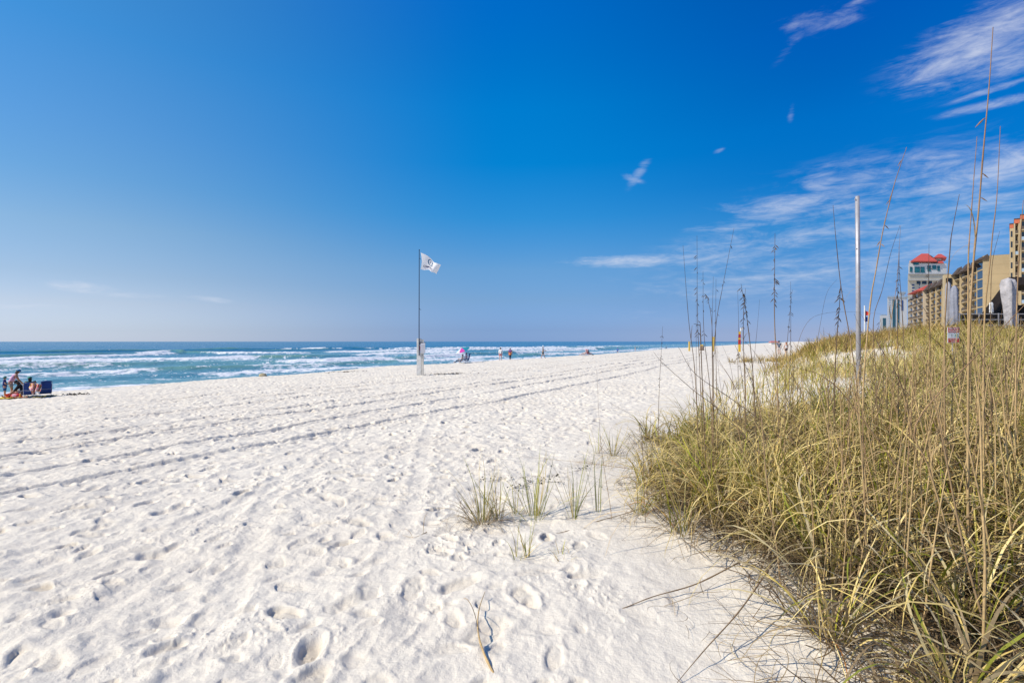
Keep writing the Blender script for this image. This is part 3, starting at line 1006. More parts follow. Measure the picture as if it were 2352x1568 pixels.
root = empty('deck_railing', P(959, 335, D0)); tag(root, 'pale horizontal rail fence along the dark deck above the dune grass', 'railing')
for y_ in (313.4, 319.0, 324.8, 331.0):
    mb = MB(); pbox(mb, 958, 1062, y_, y_ + 0.85, D0, 0.05); part(mb, 'rail', M_grey_wood, root)
for px_ in (959.5, 979, 998.5, 1018, 1038, 1058):
    mb = MB(); pbox(mb, px_ - .7, px_ + .7, 312.9, 350, D0 - 0.08, 0.07); part(mb, 'post', M_grey_wood, root)


def folded_umbrella(px, ytop, ybase, D, wpx, label, m=M_canvas, name='folded_umbrella', sag=0.0, seed=1):
    top = P(px, ytop, D); bot = P(px, ybase, D)
    root = empty(name, (top.x, D, bot.z - 0.7)); tag(root, label, 'umbrella')
    H = top.z - root.location.z; hz = bot.z - root.location.z
    rw = wpx / F * D / 2
    mb = MB()
    prof = [(0.02, 1.0), (0.42, 0.975), (0.72, 0.92), (0.86, 0.80), (0.80, 0.6), (0.92, 0.35), (0.84, 0.18), (1.0, 0.06), (0.86, 0.0)]
    if sag: prof = [(0.05, 1.0), (0.75, 0.965), (1.0, 0.88), (0.92, 0.66), (0.72, 0.45), (0.6, 0.25), (0.55, 0.1), (0.42, 0.0)]
    n = 20; vs, fs = [], []
    r0 = random.Random(seed)
    ph = r0.random() * 6
    for r_, h_ in prof:
        for k in range(n):
            t_ = 2 * PI * k / n
            rr = rw * r_ * (1 + (0.30 if sag else 0.2) * math.sin(5 * t_ + ph + h_ * 2) * (1 - 0.3 * h_) + (0.12 * math.sin(11 * t_ + ph) if sag else 0))
            vs.append((rr * math.cos(t_) + sag * (1 - h_) ** 1.5 * rw, rr * math.sin(t_) * 0.85, hz + (H - hz) * h_ + (0.04 * math.sin(3 * t_ + ph) if h_ == 0 else 0)))
    for i in range(len(prof) - 1):
        for k in range(n):
            fs.append((i * n + k, (i + 1) * n + k, (i + 1) * n + (k + 1) % n, i * n + (k + 1) % n))
    mb.add(vs, fs); mb.build('canopy', m, root, True)
    mb = MB(); mb.tube([(0, 0, -0.1), (0, 0, H * 0.9)], 0.025); mb.build('pole', M_dark, root)
    return root


folded_umbrella(948.2, 281.5, 326.0, 27.5, 6.0, 'folded umbrella in pale grey cloth, the taller of the two above the red sign', seed=3)
folded_umbrella(954.3, 285.3, 324.6, 27.0, 7.4, 'folded umbrella in blue grey cloth, the shorter and wider above the red sign', mat('blue_grey_canvas', (0.28, 0.29, 0.34), 0.95, 0.18, 1.6, bump=0.03, bump_scale=6), seed=8)
folded_umbrella(1008.0, 277.8, 333.0, 27.0, 13.0, 'large sagging folded umbrella in white grey canvas before the dark pavilion', mat('white_grey_canvas', (0.42, 0.40, 0.41), 0.95, 0.25, 2.5, bump=0.04, bump_scale=7), sag=0.35, seed=5)
folded_umbrella(991.2, 302.0, 312.6, 33.0, 3.6, 'small folded white umbrella under the sloping dark roof', M_white, seed=6)


def text_mesh(s, size, align='CENTER', extrude=0.0, bold=0.0):
    """outline text turned into plain vertices and faces in its own plane"""
    cu = bpy.data.curves.new('lettering', 'FONT')
    cu.body = s; cu.size = size; cu.align_x = align; cu.resolution_u = 2; cu.offset = bold
    o = bpy.data.objects.new('lettering', cu); COL.objects.link(o)
    dg = bpy.context.evaluated_depsgraph_get()
    me = o.evaluated_get(dg).to_mesh()
    vs = [v.co.copy() for v in me.vertices]; fs = [tuple(p_.vertices) for p_ in me.polygons]
    o.evaluated_get(dg).to_mesh_clear()
    bpy.data.objects.remove(o); bpy.data.curves.remove(cu)
    return vs, fs


# red and white notice on a short post in the grass
Dn = 14.0
c = P(953.4, 334.9, Dn)
root = empty('notice_sign', (c.x, Dn, G(c.x, Dn))); tag(root, 'red and white PRIVATE PROPERTY notice on a thin post in the dune grass', 'sign')
lz = c.z - root.location.z
mb = MB(); mb.tube([(0, 0.03, -0.2), (0, 0.03, lz + 0.2)], 0.016); mb.build('post', M_grey_wood, root)
wS, hS = 0.315, 0.425
M_red = mat('sign_red', (0.52, 0.015, 0.03), 0.45, 0.08, 8)
M_red2 = mat('faded_sign_red', (0.55, 0.06, 0.04), 0.5, 0.15, 12)
mb = MB(); mb.box((0, 0, lz), (wS, 0.012, hS)); panel = mb.build('panel', mat('sign_white', (0.70, 0.72, 0.74), 0.5, 0.05), root)
mb = MB(); mb.box((0, -0.0075, lz + 0.135), (wS - 0.02, 0.003, 0.135)); mb.build('header', M_red, panel)
mb = MB(); mb.box((0, -0.0075, lz - 0.145), (wS - 0.02, 0.003, 0.115)); mb.build('footer', M_red2, panel)


def flat_text(s, size, cx_, cz_, y_, m, parent, bold=0.0):
    vs, fs = text_mesh(s, size, bold=bold)
    mb = MB(); mb.add([(v.x + cx_, y_, v.y + cz_) for v in vs], fs)
    return mb.build('lettering', m, parent)


flat_text('PRIVATE', 0.068, 0, lz + 0.143, -0.0105, M_white, panel, 0.002)
flat_text('PROPERTY', 0.056, 0, lz + 0.085, -0.0105, M_white, panel, 0.002)
flat_text('!', 0.10, -0.05, lz - 0.045, -0.0085, mat('black_print', (0.02, 0.02, 0.03), 0.6), panel, 0.002)
mb = MB(); mb.box((0.075, -0.0072, lz - 0.01), (0.10, 0.002, 0.085)); mb.build('pictogram', mat('pale_green_print', (0.45, 0.62, 0.55), 0.6, 0.1), panel)
flat_text('NO PUBLIC', 0.045, 0, lz - 0.135, -0.0105, M_white, panel, 0.001)
flat_text('ACCESS', 0.045, 0, lz - 0.19, -0.0105, M_white, panel, 0.001)

# bare metal pole standing in the dune grass
D = 12.5
b0 = P(858.8, 352, D); t0 = P(857.3, 196.3, D)
gz = G(b0.x, D)
root = empty('metal_pole', (b0.x, D, gz)); tag(root, 'tall bare galvanised metal pole standing in the dune grass', 'pole')
M_galv = mat('galvanised_steel', (0.40, 0.39, 0.41), 0.5, 0.12, 6.0, metallic=0.35)
top = Vector((t0.x - b0.x, 0, t0.z - gz))
mb = MB(); mb.tube([(0, 0, -0.3), top * 0.5, top], [0.054, 0.051, 0.048], 16); mb.build('shaft', M_galv, root, True)
mb = MB(); mb.tube([top + Vector((-0.045, -0.02, -0.08)), top + Vector((-0.08, -0.03, -0.08))], 0.012, 8); mb.build('bolt', M_galv, root); mb = MB(); mb.tube([top * 0.72 + Vector((-0.03, -0.02, 0)), top * 0.72 + Vector((-0.055, -0.03, 0))], 0.012, 8); mb.build('bolt', M_galv, root)
# banner pole with small blue and red flag beyond the mound
D = 42.0
b0 = P(864.6, 336, D)
gz = G(b0.x, D)
root = empty('flagpole', (b0.x, D, gz)); tag(root, 'thin white pole with a small red and blue flag beyond the dune mound', 'flagpole')
hz = P(864.6, 305.5, D).z - gz
mb = MB(); mb.tube([(0, 0, -0.2), (0, 0, hz)], 0.045, 8); mb.build('pole', M_white, root)
fl_ = MB(); fl2 = MB()
for k, (mm, y0, y1) in enumerate(((fl_, 310.3, 315.8), (fl2, 314.0, 322.5))):
    za = P(864, y0, D).z - gz; zb_ = P(864, y1, D).z - gz
    vs = []
    for i in range(7):
        q_ = i / 6
        for zz, dr in ((za, 0.25), (zb_, -0.1)):
            vs.append(((0.06 + (0.42 if k == 0 else 0.30) * q_) * (1 if k == 0 else -0.25 + q_), 0.05 * math.sin(q_ * 9) + 0.02 * k, zz - dr * q_))
    mm.add(vs, [(2 * i, 2 * i + 2, 2 * i + 3, 2 * i + 1) for i in range(6)])
fl_.build('flag', mat('red_flag_cloth', (0.6, 0.04, 0.03), 0.8), root); fl2.build('flag', mat('blue_flag_cloth', (0.03, 0.08, 0.35), 0.8), root)

# ------------------------------------------------------------------ the tall flag on the beach
base = ray_ground(421.3, 375.8)
Dp = base.y
root = empty('flagpole', base); tag(root, 'tall dark pole flying a white flag with a blue ring emblem from a white post', 'flagpole')
pz = P(421, 338.3, Dp).z - base.z
M_post = mat('whitewashed_timber', (0.66, 0.64, 0.60), 0.8, 0.14, 5.0, bump=0.004, bump_scale=40)
mb = MB(); mb.box((-0.15, 0, pz / 2 - 0.2), (0.30, 0.14, pz + 0.4)); mb.build('post', M_post, root)
mb = MB(); mb.box((0.082, 0.004, pz / 2 - 0.24), (0.155, 0.13, pz + 0.32)); mb.build('post', mat('cream_timber', (0.60, 0.56, 0.49), 0.85, 0.2, 4.0), root)
pt = P(421, 250.2, Dp).z - base.z
mb = MB(); mb.tube([(-0.13, -0.11, pz * 0.55), (-0.13, -0.11, pz + 1), (-0.12, -0.1, pt)], [0.032, 0.030, 0.024], 8); mb.build('pole', mat('dark_blue_pole', (0.015, 0.03, 0.07), 0.5), root)
mb = MB(); mb.ellipsoid((-0.12, -0.1, pt), (0.04, 0.04, 0.04)); mb.build('finial', mat('dark_blue_pole', (0.015, 0.03, 0.07), 0.5), root)
mb = MB()
for zz in (pt - 0.55, pt - 3.95 + 0.0):
    mb.tube([(-0.12, -0.1, zz), (0.0, -0.1, zz - 0.1)], 0.012, 6)
mb.build('halyard', M_dark, root)
for zz in (0.55, 0.85):
    mb = MB(); mb.ellipsoid((0.085, -0.07, pz * zz), (0.022, 0.015, 0.022)); mb.build('bolt', M_dark, root)


def flag_pt(u, v):
    """u 0..1 from the hoist outwards, v 0..1 upwards; outline as it hangs in the breeze (metres from the pole)"""
    sc = Dp / F / 3.0
    # crop pixels of the emblem side, 13.07 px per source pixel
    topl = [(315, 262), (540, 355), (700, 480), (830, 630), (950, 680), (1105, 735)]
    botl = [(310, 905), (450, 935), (630, 925), (720, 1010), (840, 1040), (920, 1085)]
    def lerp(l, q_):
        q_ = min(max(q_, 0), 1) * (len(l) - 1); i = min(int(q_), len(l) - 2); f_ = q_ - i
        p_ = [Vector(a) for a in (l[max(i - 1, 0)], l[i], l[i + 1], l[min(i + 2, len(l) - 1)])]
        return 0.5 * ((2 * p_[1]) + (-p_[0] + p_[2]) * f_ + (2 * p_[0] - 5 * p_[1] + 4 * p_[2] - p_[3]) * f_ ** 2 + (-p_[0] + 3 * p_[1] - 3 * p_[2] + p_[3]) * f_ ** 3)
    a = lerp(topl, u); b = lerp(botl, u)
    c_ = b.lerp(a, v)
    c_.x += 45 * math.sin(v * PI) * (1 - u) ** 2 * (1 if v > .4 else 1)
    x = (c_.x - 257) / 13.07 * sc; z = -(c_.y - 155) / 13.07 * sc
    y = 0.07 * math.sin(u * 8 - v * 2.0) * (0.25 + u)
    return Vector((-0.12 + x, -0.1 + y, pt + z))


nu, nv = 30, 16
vs = [flag_pt(i / nu, j / nv) for i in range(nu + 1) for j in range(nv + 1)]
fs = [(i * (nv + 1) + j, (i + 1) * (nv + 1) + j, (i + 1) * (nv + 1) + j + 1, i * (nv + 1) + j + 1) for i in range(nu) for j in range(nv)]
mb = MB(); mb.add(vs, fs); flag = mb.build('flag', mat('white_flag_cloth', (0.88, 0.87, 0.86), 0.85, 0.01, 4.0, trans=0.15), root, True)


def on_flag(vs2, fs2, name, m):
    mb = MB()
    out_ = []
    for v in vs2:
        p_ = flag_pt(v[0], v[1]); du = flag_pt(v[0] + .01, v[1]) - p_; dv = flag_pt(v[0], v[1] + .01) - p_
        nn = du.cross(dv).normalized()
        if nn.y > 0: nn = -nn
        out_.append(p_ + nn * 0.012)
    mb.add(out_, fs2)
    return mb.build(name, m, flag)


M_logo = mat('blue_print', (0.01, 0.12, 0.24), 0.7, 0.1)
M_ink = mat('navy_print', (0.03, 0.04, 0.14), 0.7, 0.1)


def ring_on(cu, cv, ru, rv, w_, a0, a1, taper=0.3):
    n = 40; vs2 = []
    for i in range(n + 1):
        q_ = i / n; a = a0 + (a1 - a0) * q_
        ww = w_ * (1 - (1 - taper) * abs(q_ * 2 - 1) ** 4)
        for s_ in (-1, 1):
            vs2.append((cu + (ru + s_ * ww) * math.cos(a), cv + (rv + s_ * ww * 1.3) * math.sin(a)))
    return vs2, [(2 * i, 2 * i + 2, 2 * i + 3, 2 * i + 1) for i in range(n)]


v2, f2 = ring_on(0.43, 0.635, 0.135, 0.235, 0.02, R(20), R(345), 0.9)
on_flag(v2, f2, 'emblem', M_logo)
v2, f2 = ring_on(0.45, 0.62, 0.055, 0.10, 0.013, R(80), R(230)); on_flag(v2, f2, 'emblem', M_ink)
v2, f2 = ring_on(0.465, 0.64, 0.06, 0.11, 0.013, R(-80), R(60)); on_flag(v2, f2, 'emblem', M_logo)
vs_, fs_ = text_mesh('COMMUNITY', 0.2, bold=0.004)
xs = [v.x for v in vs_]; wx_ = max(xs) - min(xs)
on_flag([(0.37 + v.x / wx_ * 0.52, 0.17 + v.y * 0.95) for v in vs_], fs_, 'lettering', M_ink)
mb2v, mb2f = [], []
for k in range(11):
    x0 = 0.18 + k * 0.045; b_ = len(mb2v)
    hh_ = 0.05 if k % 3 else 0.07
    mb2v += [(x0, 0.07), (x0 + 0.028, 0.07), (x0 + 0.028, 0.07 + hh_), (x0, 0.07 + hh_)]; mb2f.append((b_, b_ + 1, b_ + 2, b_ + 3))
on_flag(mb2v, mb2f, 'print', mat('pale_print', (0.55, 0.56, 0.68), 0.7, 0.1))

# rules board on the post
sz_c = P(423.5, 347.5, Dp).z - base.z
sw, sh_ = 1.02 * 0.0 + 16 / 3.0 * Dp / F * 0.98, 10.8 * Dp / F
mb = MB(); mb.box((0.10, -0.095, sz_c), (sw, 0.02, sh_)); panel = mb.build('sign_panel', mat('pale_sign_face', (0.66, 0.66, 0.70), 0.5, 0.05), root)
tx, tzz = 0.10, sz_c
flat_text('BEACH', 0.12, tx + 0.03, tzz + sh_ * 0.40, -0.107, mat('black_print', (0.02, 0.02, 0.03), 0.6), panel, 0.004)
mb = MB(); mb.box((tx - 0.16, -0.106, tzz + sh_ * 0.37), (0.05, 0.002, 0.09)); mb.build('emblem', mat('green_print', (0.05, 0.12, 0.10), 0.6), panel)
rr = random.Random(4)
for k in range(9):
    zz = tzz + sh_ * (0.26 - k * 0.085)
    mb = MB()
    x_ = tx - 0.10
    while x_ < tx + 0.16:
        l_ = rr.uniform(0.02, 0.05); mb.box((x_ + l_ / 2, -0.106, zz), (l_, 0.002, 0.022)); x_ += l_ + 0.012
    mb.build('text_line', mat('grey_print', (0.22, 0.20, 0.22), 0.6), panel)
    if 1 < k < 7:
        mb = MB(); mb.box((tx - 0.17, -0.106, zz), (0.05, 0.002, 0.04)); mb.build('mark', mat('red_print', (0.5, 0.08, 0.07), 0.6), panel)

# ------------------------------------------------------------------ plants
M_grass = attr_mat('grass_blades', 0.55, 0.2)
M_stalk = attr_mat('dry_stalks', 0.75, 0.0, 0.2)

GREEN = [(.20, .235, .022), (.29, .31, .034), (.42, .39, .07), (.12, .155, .018)]
STRAW = [(.66, .53, .25), (.57, .47, .24), (.76, .65, .39), (.50, .41, .20), (.64, .50, .20)]
DEAD = [(.34, .26, .18), (.48, .39, .29), (.22, .155, .10), (.62, .54, .43), (.13, .09, .06)]
THATCH_SHADE = [(.15, .105, .07), (.10, .07, .045), (.20, .15, .10), (.28, .215, .15), (.07, .05, .035)]  # thatch browns darkened so the grass base reads as shaded
RUST = [(.42, .17, .05), (.36, .20, .07)]


def blade_arrays(base, az_, length, lean, curl, width, col0, col1, nseg=6, power=1.4, sway=0.0, crv=None, twist=None):
    """ribbons: base (n,3), az_ heading, lean at the root and extra bend towards the tip, colours at root and tip"""
    n = len(base)
    k = nseg + 1
    u = np.linspace(0, 1, k)[None, :]
    th = lean[:, None] + curl[:, None] * u ** power
    ds = length[:, None] / nseg
    am = az_[:, None] + sway[:, None] * u ** 1.5 if not np.isscalar(sway) else az_[:, None] + 0 * u
    dr = np.sin(th) * ds; dz = np.cos(th) * ds
    hx = dr * np.cos(am); hy = dr * np.sin(am)
    px_ = base[:, 0:1] + np.concatenate([np.zeros((n, 1)), np.cumsum(hx[:, :-1], 1)], 1)
    py_ = base[:, 1:2] + np.concatenate([np.zeros((n, 1)), np.cumsum(hy[:, :-1], 1)], 1)
    pz_ = base[:, 2:3] + np.concatenate([np.zeros((n, 1)), np.cumsum(dz[:, :-1], 1)], 1)
    w_ = width[:, None] * (1 - u) ** 0.55 * (0.75 + 0.5 * np.minimum(1, u * 4)) + 0.0004
    wa = am + PI / 2 + (twist[:, None] if twist is not None else 0)
    wx = np.cos(wa) * w_ / 2; wy = np.sin(wa) * w_ / 2
    wz = (0.35 * np.sin(u * 5 + az_[:, None] * 3)) * w_ / 2
    V = np.empty((n, k, 2, 3), dtype=np.float32)
    V[:, :, 0, 0] = px_ - wx; V[:, :, 0, 1] = py_ - wy; V[:, :, 0, 2] = pz_ - wz
    V[:, :, 1, 0] = px_ + wx; V[:, :, 1, 1] = py_ + wy; V[:, :, 1, 2] = pz_ + wz
    C = np.empty((n, k, 2, 3), dtype=np.float32)
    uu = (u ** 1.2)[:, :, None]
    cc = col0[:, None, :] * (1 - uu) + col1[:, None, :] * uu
    C[:, :, 0] = cc; C[:, :, 1] = cc
    b = (np.arange(n) * k * 2)[:, None, None]
    i = (np.arange(nseg) * 2)[None, :, None]
    Q = b + i + np.array([0, 1, 3, 2])[None, None, :]
    return V.reshape(-1, 3), Q.reshape(-1, 4), C.reshape(-1, 3)


def pick(pal, n, jit=0.15):
    p_ = np.array(pal)[rng.integers(0, len(pal), n)]
    return p_ * (1 + rng.normal(0, jit, (n, 1))).clip(0.6, 1.5)


def keep_above(V, lift=0.004):
    """blades lie on the sand instead of going through it"""
    g = base_height(V[:, 0].astype(np.float64), V[:, 1].astype(np.float64)).astype(np.float32)
    j = (rng.random(len(V) // 2) * 0.02).repeat(2).astype(np.float32)
    V[:, 2] = np.maximum(V[:, 2], g + lift + j)
    return V


def make_blades(x, y, kind, scale=1.0, wide=1.0, nseg=7, droop=1.0, spread=None, tint=None):
    """kind: array of 0 green, 1 straw, 2 dead, 3 rust"""
    n = len(x)
    z = base_height(x, y) - 0.02
    L = np.where(kind == 0, rng.uniform(.45, .95, n), np.where(kind == 1, rng.uniform(.6, 1.25, n), rng.uniform(.5, 1.15, n))) * scale
    lean = np.where(kind == 0, rng.uniform(.05, .55, n), np.where(kind == 1, rng.uniform(.1, .8, n), rng.uniform(.3, 1.3, n)))
    curl = np.where(kind == 0, rng.uniform(.2, 1.5, n), np.where(kind == 1, rng.uniform(1.1, 3.3, n), rng.uniform(1.4, 3.9, n))) * droop
    wd = np.where(kind == 0, rng.uniform(.006, .012, n), np.where(kind == 1, rng.uniform(.0045, .0095, n), rng.uniform(.004, .010, n))) * wide
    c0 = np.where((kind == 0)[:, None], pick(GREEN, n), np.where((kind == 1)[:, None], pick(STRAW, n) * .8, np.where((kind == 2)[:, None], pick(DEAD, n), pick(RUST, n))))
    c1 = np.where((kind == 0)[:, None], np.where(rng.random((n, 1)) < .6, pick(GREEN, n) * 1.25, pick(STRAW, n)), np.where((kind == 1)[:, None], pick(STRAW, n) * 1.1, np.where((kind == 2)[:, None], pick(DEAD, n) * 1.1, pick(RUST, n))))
    if tint is not None:
        c0 = c0 * tint[:, None]; c1 = c1 * tint[:, None]
    azm = rng.uniform(0, 2 * PI, n) if spread is None else spread
    V, Q, C = blade_arrays(np.stack([x, y, z], 1), azm, L, lean, curl, wd, c0, c1, nseg, sway=rng.normal(0, 1.0, n), twist=rng.normal(0, .5, n))
    return keep_above(V), Q, C


def merge(parts_):
    vs, qs, cs = [], [], []
    o = 0
    for V, Q, C in parts_:
        vs.append(V); qs.append(Q + o); cs.append(C); o += len(V)
    return np.concatenate(vs), np.concatenate(qs), np.concatenate(cs)


def clumped(smin, smax, tmin, tmax, n_cl, per, rad, dens_fn):
    """clump centres kept where dens_fn says so; returns blade roots and their clump headings"""
    cs_ = rng.uniform(smin, smax, n_cl * 3); ct = rng.uniform(tmin, tmax, n_cl * 3)
    cx, cy = xy(cs_, ct)
    keep = rng.random(n_cl * 3) < dens_fn(cs_, ct, cx, cy)
    cx, cy = cx[keep][:n_cl], cy[keep][:n_cl]
    m_ = len(cx)
    cnt_ = rng.poisson(per, m_) + 3
    idx = np.repeat(np.arange(m_), cnt_)
    n = len(idx)
    rr_ = rad * np.sqrt(rng.random(n)); aa = rng.uniform(0, 2 * PI, n)
    x = cx[idx] + rr_ * np.cos(aa); y = cy[idx] + rr_ * np.sin(aa)
    green = rng.random(m_) ** 1.2
    return x, y, aa + rng.normal(0, .9, n), green[idx], idx


def in_view(x, y, lo=-0.2, hi=1.22):
    r_ = x / np.maximum(y, 0.3)
    return (y > 0.9) & (r_ > lo) & (r_ < hi)


# --- the thick grass of the near dune
def near_d(s, t, x, y):
    sb = np.interp(t, SB_T, SB_S)
    edge = sb - s + 0.55 * gnoise(x / 0.8, y / 0.8, 301) + 0.25 * gnoise(x / .3, y / .3, 302)
    d = sstep(0.0, 0.7, edge)
    end = 1 - sstep(9.0, 11.0, t - 2.2 * np.clip(-s - 0.6, 0, 6) + 1.2 * gnoise(x / 2, y / 2, 303))
    return d * end * in_view(x, y) * (0.55 + 0.45 * (np.hypot(x, y) < 7))


X1, Y1, A1, g1_, id1 = clumped(-13, 3, 0.5, 22, 1500, 56, 0.10, near_d)
rk = rng.random(len(X1))
pg = 0.10 + 0.55 * g1_ ** 1.6
kind = np.where(rk < pg, 0, np.where(rk < pg + (1 - pg) * .45, 1, np.where(rk < 0.985, 2, 3)))
dist = np.hypot(X1, Y1)
parts_ = []
near_sel = dist < 5.5
ncl = int(id1.max()) + 1
csize = 0.45 + 0.68 * rng.random(ncl) ** 1.3; ctint = 0.55 + 0.75 * rng.random(ncl)
for selm, ns, wd_ in ((near_sel, 9, 1.12), (~near_sel, 6, 1.5)):
    parts_.append(make_blades(X1[selm], Y1[selm], kind[selm], csize[id1[selm]], wd_, ns, spread=A1[selm], tint=ctint[id1[selm]]))
# long pale blades arching over the top
sel2 = rng.random(len(X1)) < 0.15
nz = int(sel2.sum())
V, Q, C = blade_arrays(np.stack([X1[sel2], Y1[sel2], base_height(X1[sel2], Y1[sel2])], 1), A1[sel2], rng.uniform(.7, 1.25, nz), rng.uniform(.0, .5, nz), rng.uniform(1.4, 3.2, nz), rng.uniform(.006, .013, nz), pick(STRAW, nz), pick(STRAW, nz) * 1.15, 10, sway=rng.normal(0, .8, nz), twist=rng.normal(0, .4, nz))
parts_.append((keep_above(V), Q, C))
sel3 = (dist < 4.2) & (rng.random(len(X1)) < 0.22)
nz = int(sel3.sum())
cg = np.array([(.58, .52, .42), (.48, .41, .31), (.66, .58, .40), (.34, .27, .19), (.30, .33, .06)])[rng.integers(0, 5, nz)]
V, Q, C = blade_arrays(np.stack([X1[sel3], Y1[sel3], base_height(X1[sel3], Y1[sel3])], 1), A1[sel3], rng.uniform(.6, 1.15, nz), rng.uniform(.1, .9, nz), rng.uniform(1.0, 3.0, nz), rng.uniform(.010, .019, nz), cg * .8, cg, 11, sway=rng.normal(0, 1.0, nz), twist=rng.normal(0, .5, nz))
parts_.append((keep_above(V), Q, C))
# matted dead thatch low between the tufts, coloured dark to paint in shade
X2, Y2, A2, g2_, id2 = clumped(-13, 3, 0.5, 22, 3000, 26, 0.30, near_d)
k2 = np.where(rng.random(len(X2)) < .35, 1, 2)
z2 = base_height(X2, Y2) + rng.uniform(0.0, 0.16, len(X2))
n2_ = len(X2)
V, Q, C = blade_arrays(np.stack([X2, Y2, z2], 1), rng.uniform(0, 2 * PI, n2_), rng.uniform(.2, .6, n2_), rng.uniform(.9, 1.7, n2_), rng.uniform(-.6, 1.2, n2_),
                       rng.uniform(.005, .011, n2_), pick(THATCH_SHADE, n2_), pick(THATCH_SHADE, n2_) * 1.1, 6, sway=rng.normal(0, 2.2, n2_), twist=rng.normal(0, .6, n2_))
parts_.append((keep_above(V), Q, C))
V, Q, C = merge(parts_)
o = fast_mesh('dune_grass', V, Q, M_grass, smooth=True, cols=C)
tag(o, 'thick tangled green and straw grass covering the near dune', 'grass', None, 'stuff')


# --- curled dead blades strewn on the sand along its foot
def fringe_d(s, t, x, y):
    sb = np.interp(t, SB_T, SB_S)
    e = s - sb
    return np.exp(-((e - 0.15) / 0.45) ** 2) * (t < 9) * in_view(x, y)


X2, Y2, A2, g2_, id2 = clumped(-2, 4.5, 0.5, 9, 150, 11, 0.22, fringe_d)
n2_ = len(X2)
V, Q, C = blade_arrays(np.stack([X2, Y2, base_height(X2, Y2) + 0.02], 1), rng.uniform(0, 2 * PI, n2_), rng.uniform(.15, .6, n2_), rng.uniform(1.2, 1.55, n2_), rng.uniform(0, .4, n2_),
                       rng.uniform(.0018, .0045, n2_), pick(DEAD, n2_), pick(DEAD, n2_), 9, sway=rng.normal(0, 1.7, n2_))
o = fast_mesh('grass_litter', keep_above(V, 0.006), Q, M_grass, smooth=True, cols=C)
tag(o, 'loose curled dead grass blades lying on white sand along the dune foot', 'grass litter', None, 'stuff')


# --- thin scattered grass on the bare sandy slope behind
def mid_d(s, t, x, y):
    sb = np.interp(t, SB_T, SB_S)
    return sstep(-0.5, 2, sb - s) * sstep(9, 15, t) * (1 - sstep(26, 34, t)) * np.maximum(0.10 + 0.45 * sstep(0.05, 0.4, fbm(x / 3, y / 3, 2, 310)), sstep(5.0, 7.5, sb - s)) * in_view(x, y, 0.2, 1.3)


X3, Y3, A3, g3_, id3 = clumped(-16, 4, 9, 36, 2300, 13, 0.2, mid_d)
kind = np.where(rng.random(len(X3)) < .25 + .2 * g3_, 0, 1)
V, Q, C = make_blades(X3, Y3, kind, 0.8, 2.0, 5, 0.7, A3)
o = fast_mesh('dune_grass', V, Q, M_grass, smooth=True, cols=C)
tag(o, 'sparse straw coloured grass dotted over the bare sandy slope behind', 'grass', None, 'stuff')


# --- the far mound, golden grass seen against the sky
def mound_d(s, t, x, y):
    sb = np.interp(t, SB_T, SB_S)
    e = sb - s + 1.4 * gnoise(x / 5, y / 5, 320)
    strip = np.exp(-((t - 51 + 0.8 * s) / 3.6) ** 2) * 0.42 * sstep(5.6, 2.5, s) * sstep(-.5, .2, gnoise(x / 1.2, y / 1.2, 322))
    gaps = 0.12 + 0.88 * sstep(-0.15, 0.12, fbm(x / 2.5, y / 2.5, 3, 321))
    return np.maximum(sstep(0.8, 3.2, e) * sstep(24, 29, t + 0.3 * s) * gaps, strip) * (1 - sstep(95, 120, t)) * in_view(x, y, 0.2, 1.3)


X4, Y4, A4, g4_, id4 = clumped(-26, 7, 22, 110, 7600, 10, 0.28, mound_d)
kind = np.where(rng.random(len(X4)) < .30 * g4_ + .08, 0, np.where(rng.random(len(X4)) < .8, 1, 2))
n4 = len(X4)
ms_ = 0.45 + 0.75 * rng.random(int(id4.max()) + 1) ** 1.4
V, Q, C = make_blades(X4, Y4, kind, ms_[id4], 3.6, 4, 0.55, A4)
C = C * np.array([.86, .76, .62], dtype=np.float32) * np.repeat((0.62 + 0.6 * rng.random(int(id4.max()) + 1) ** 1.5)[id4], len(C) // n4)[:, None].astype(np.float32)
o = fast_mesh('dune_grass', V, Q, M_grass, smooth=True, cols=C)
tag(o, 'golden grass on the far dune mound against the sky', 'grass', None, 'stuff')


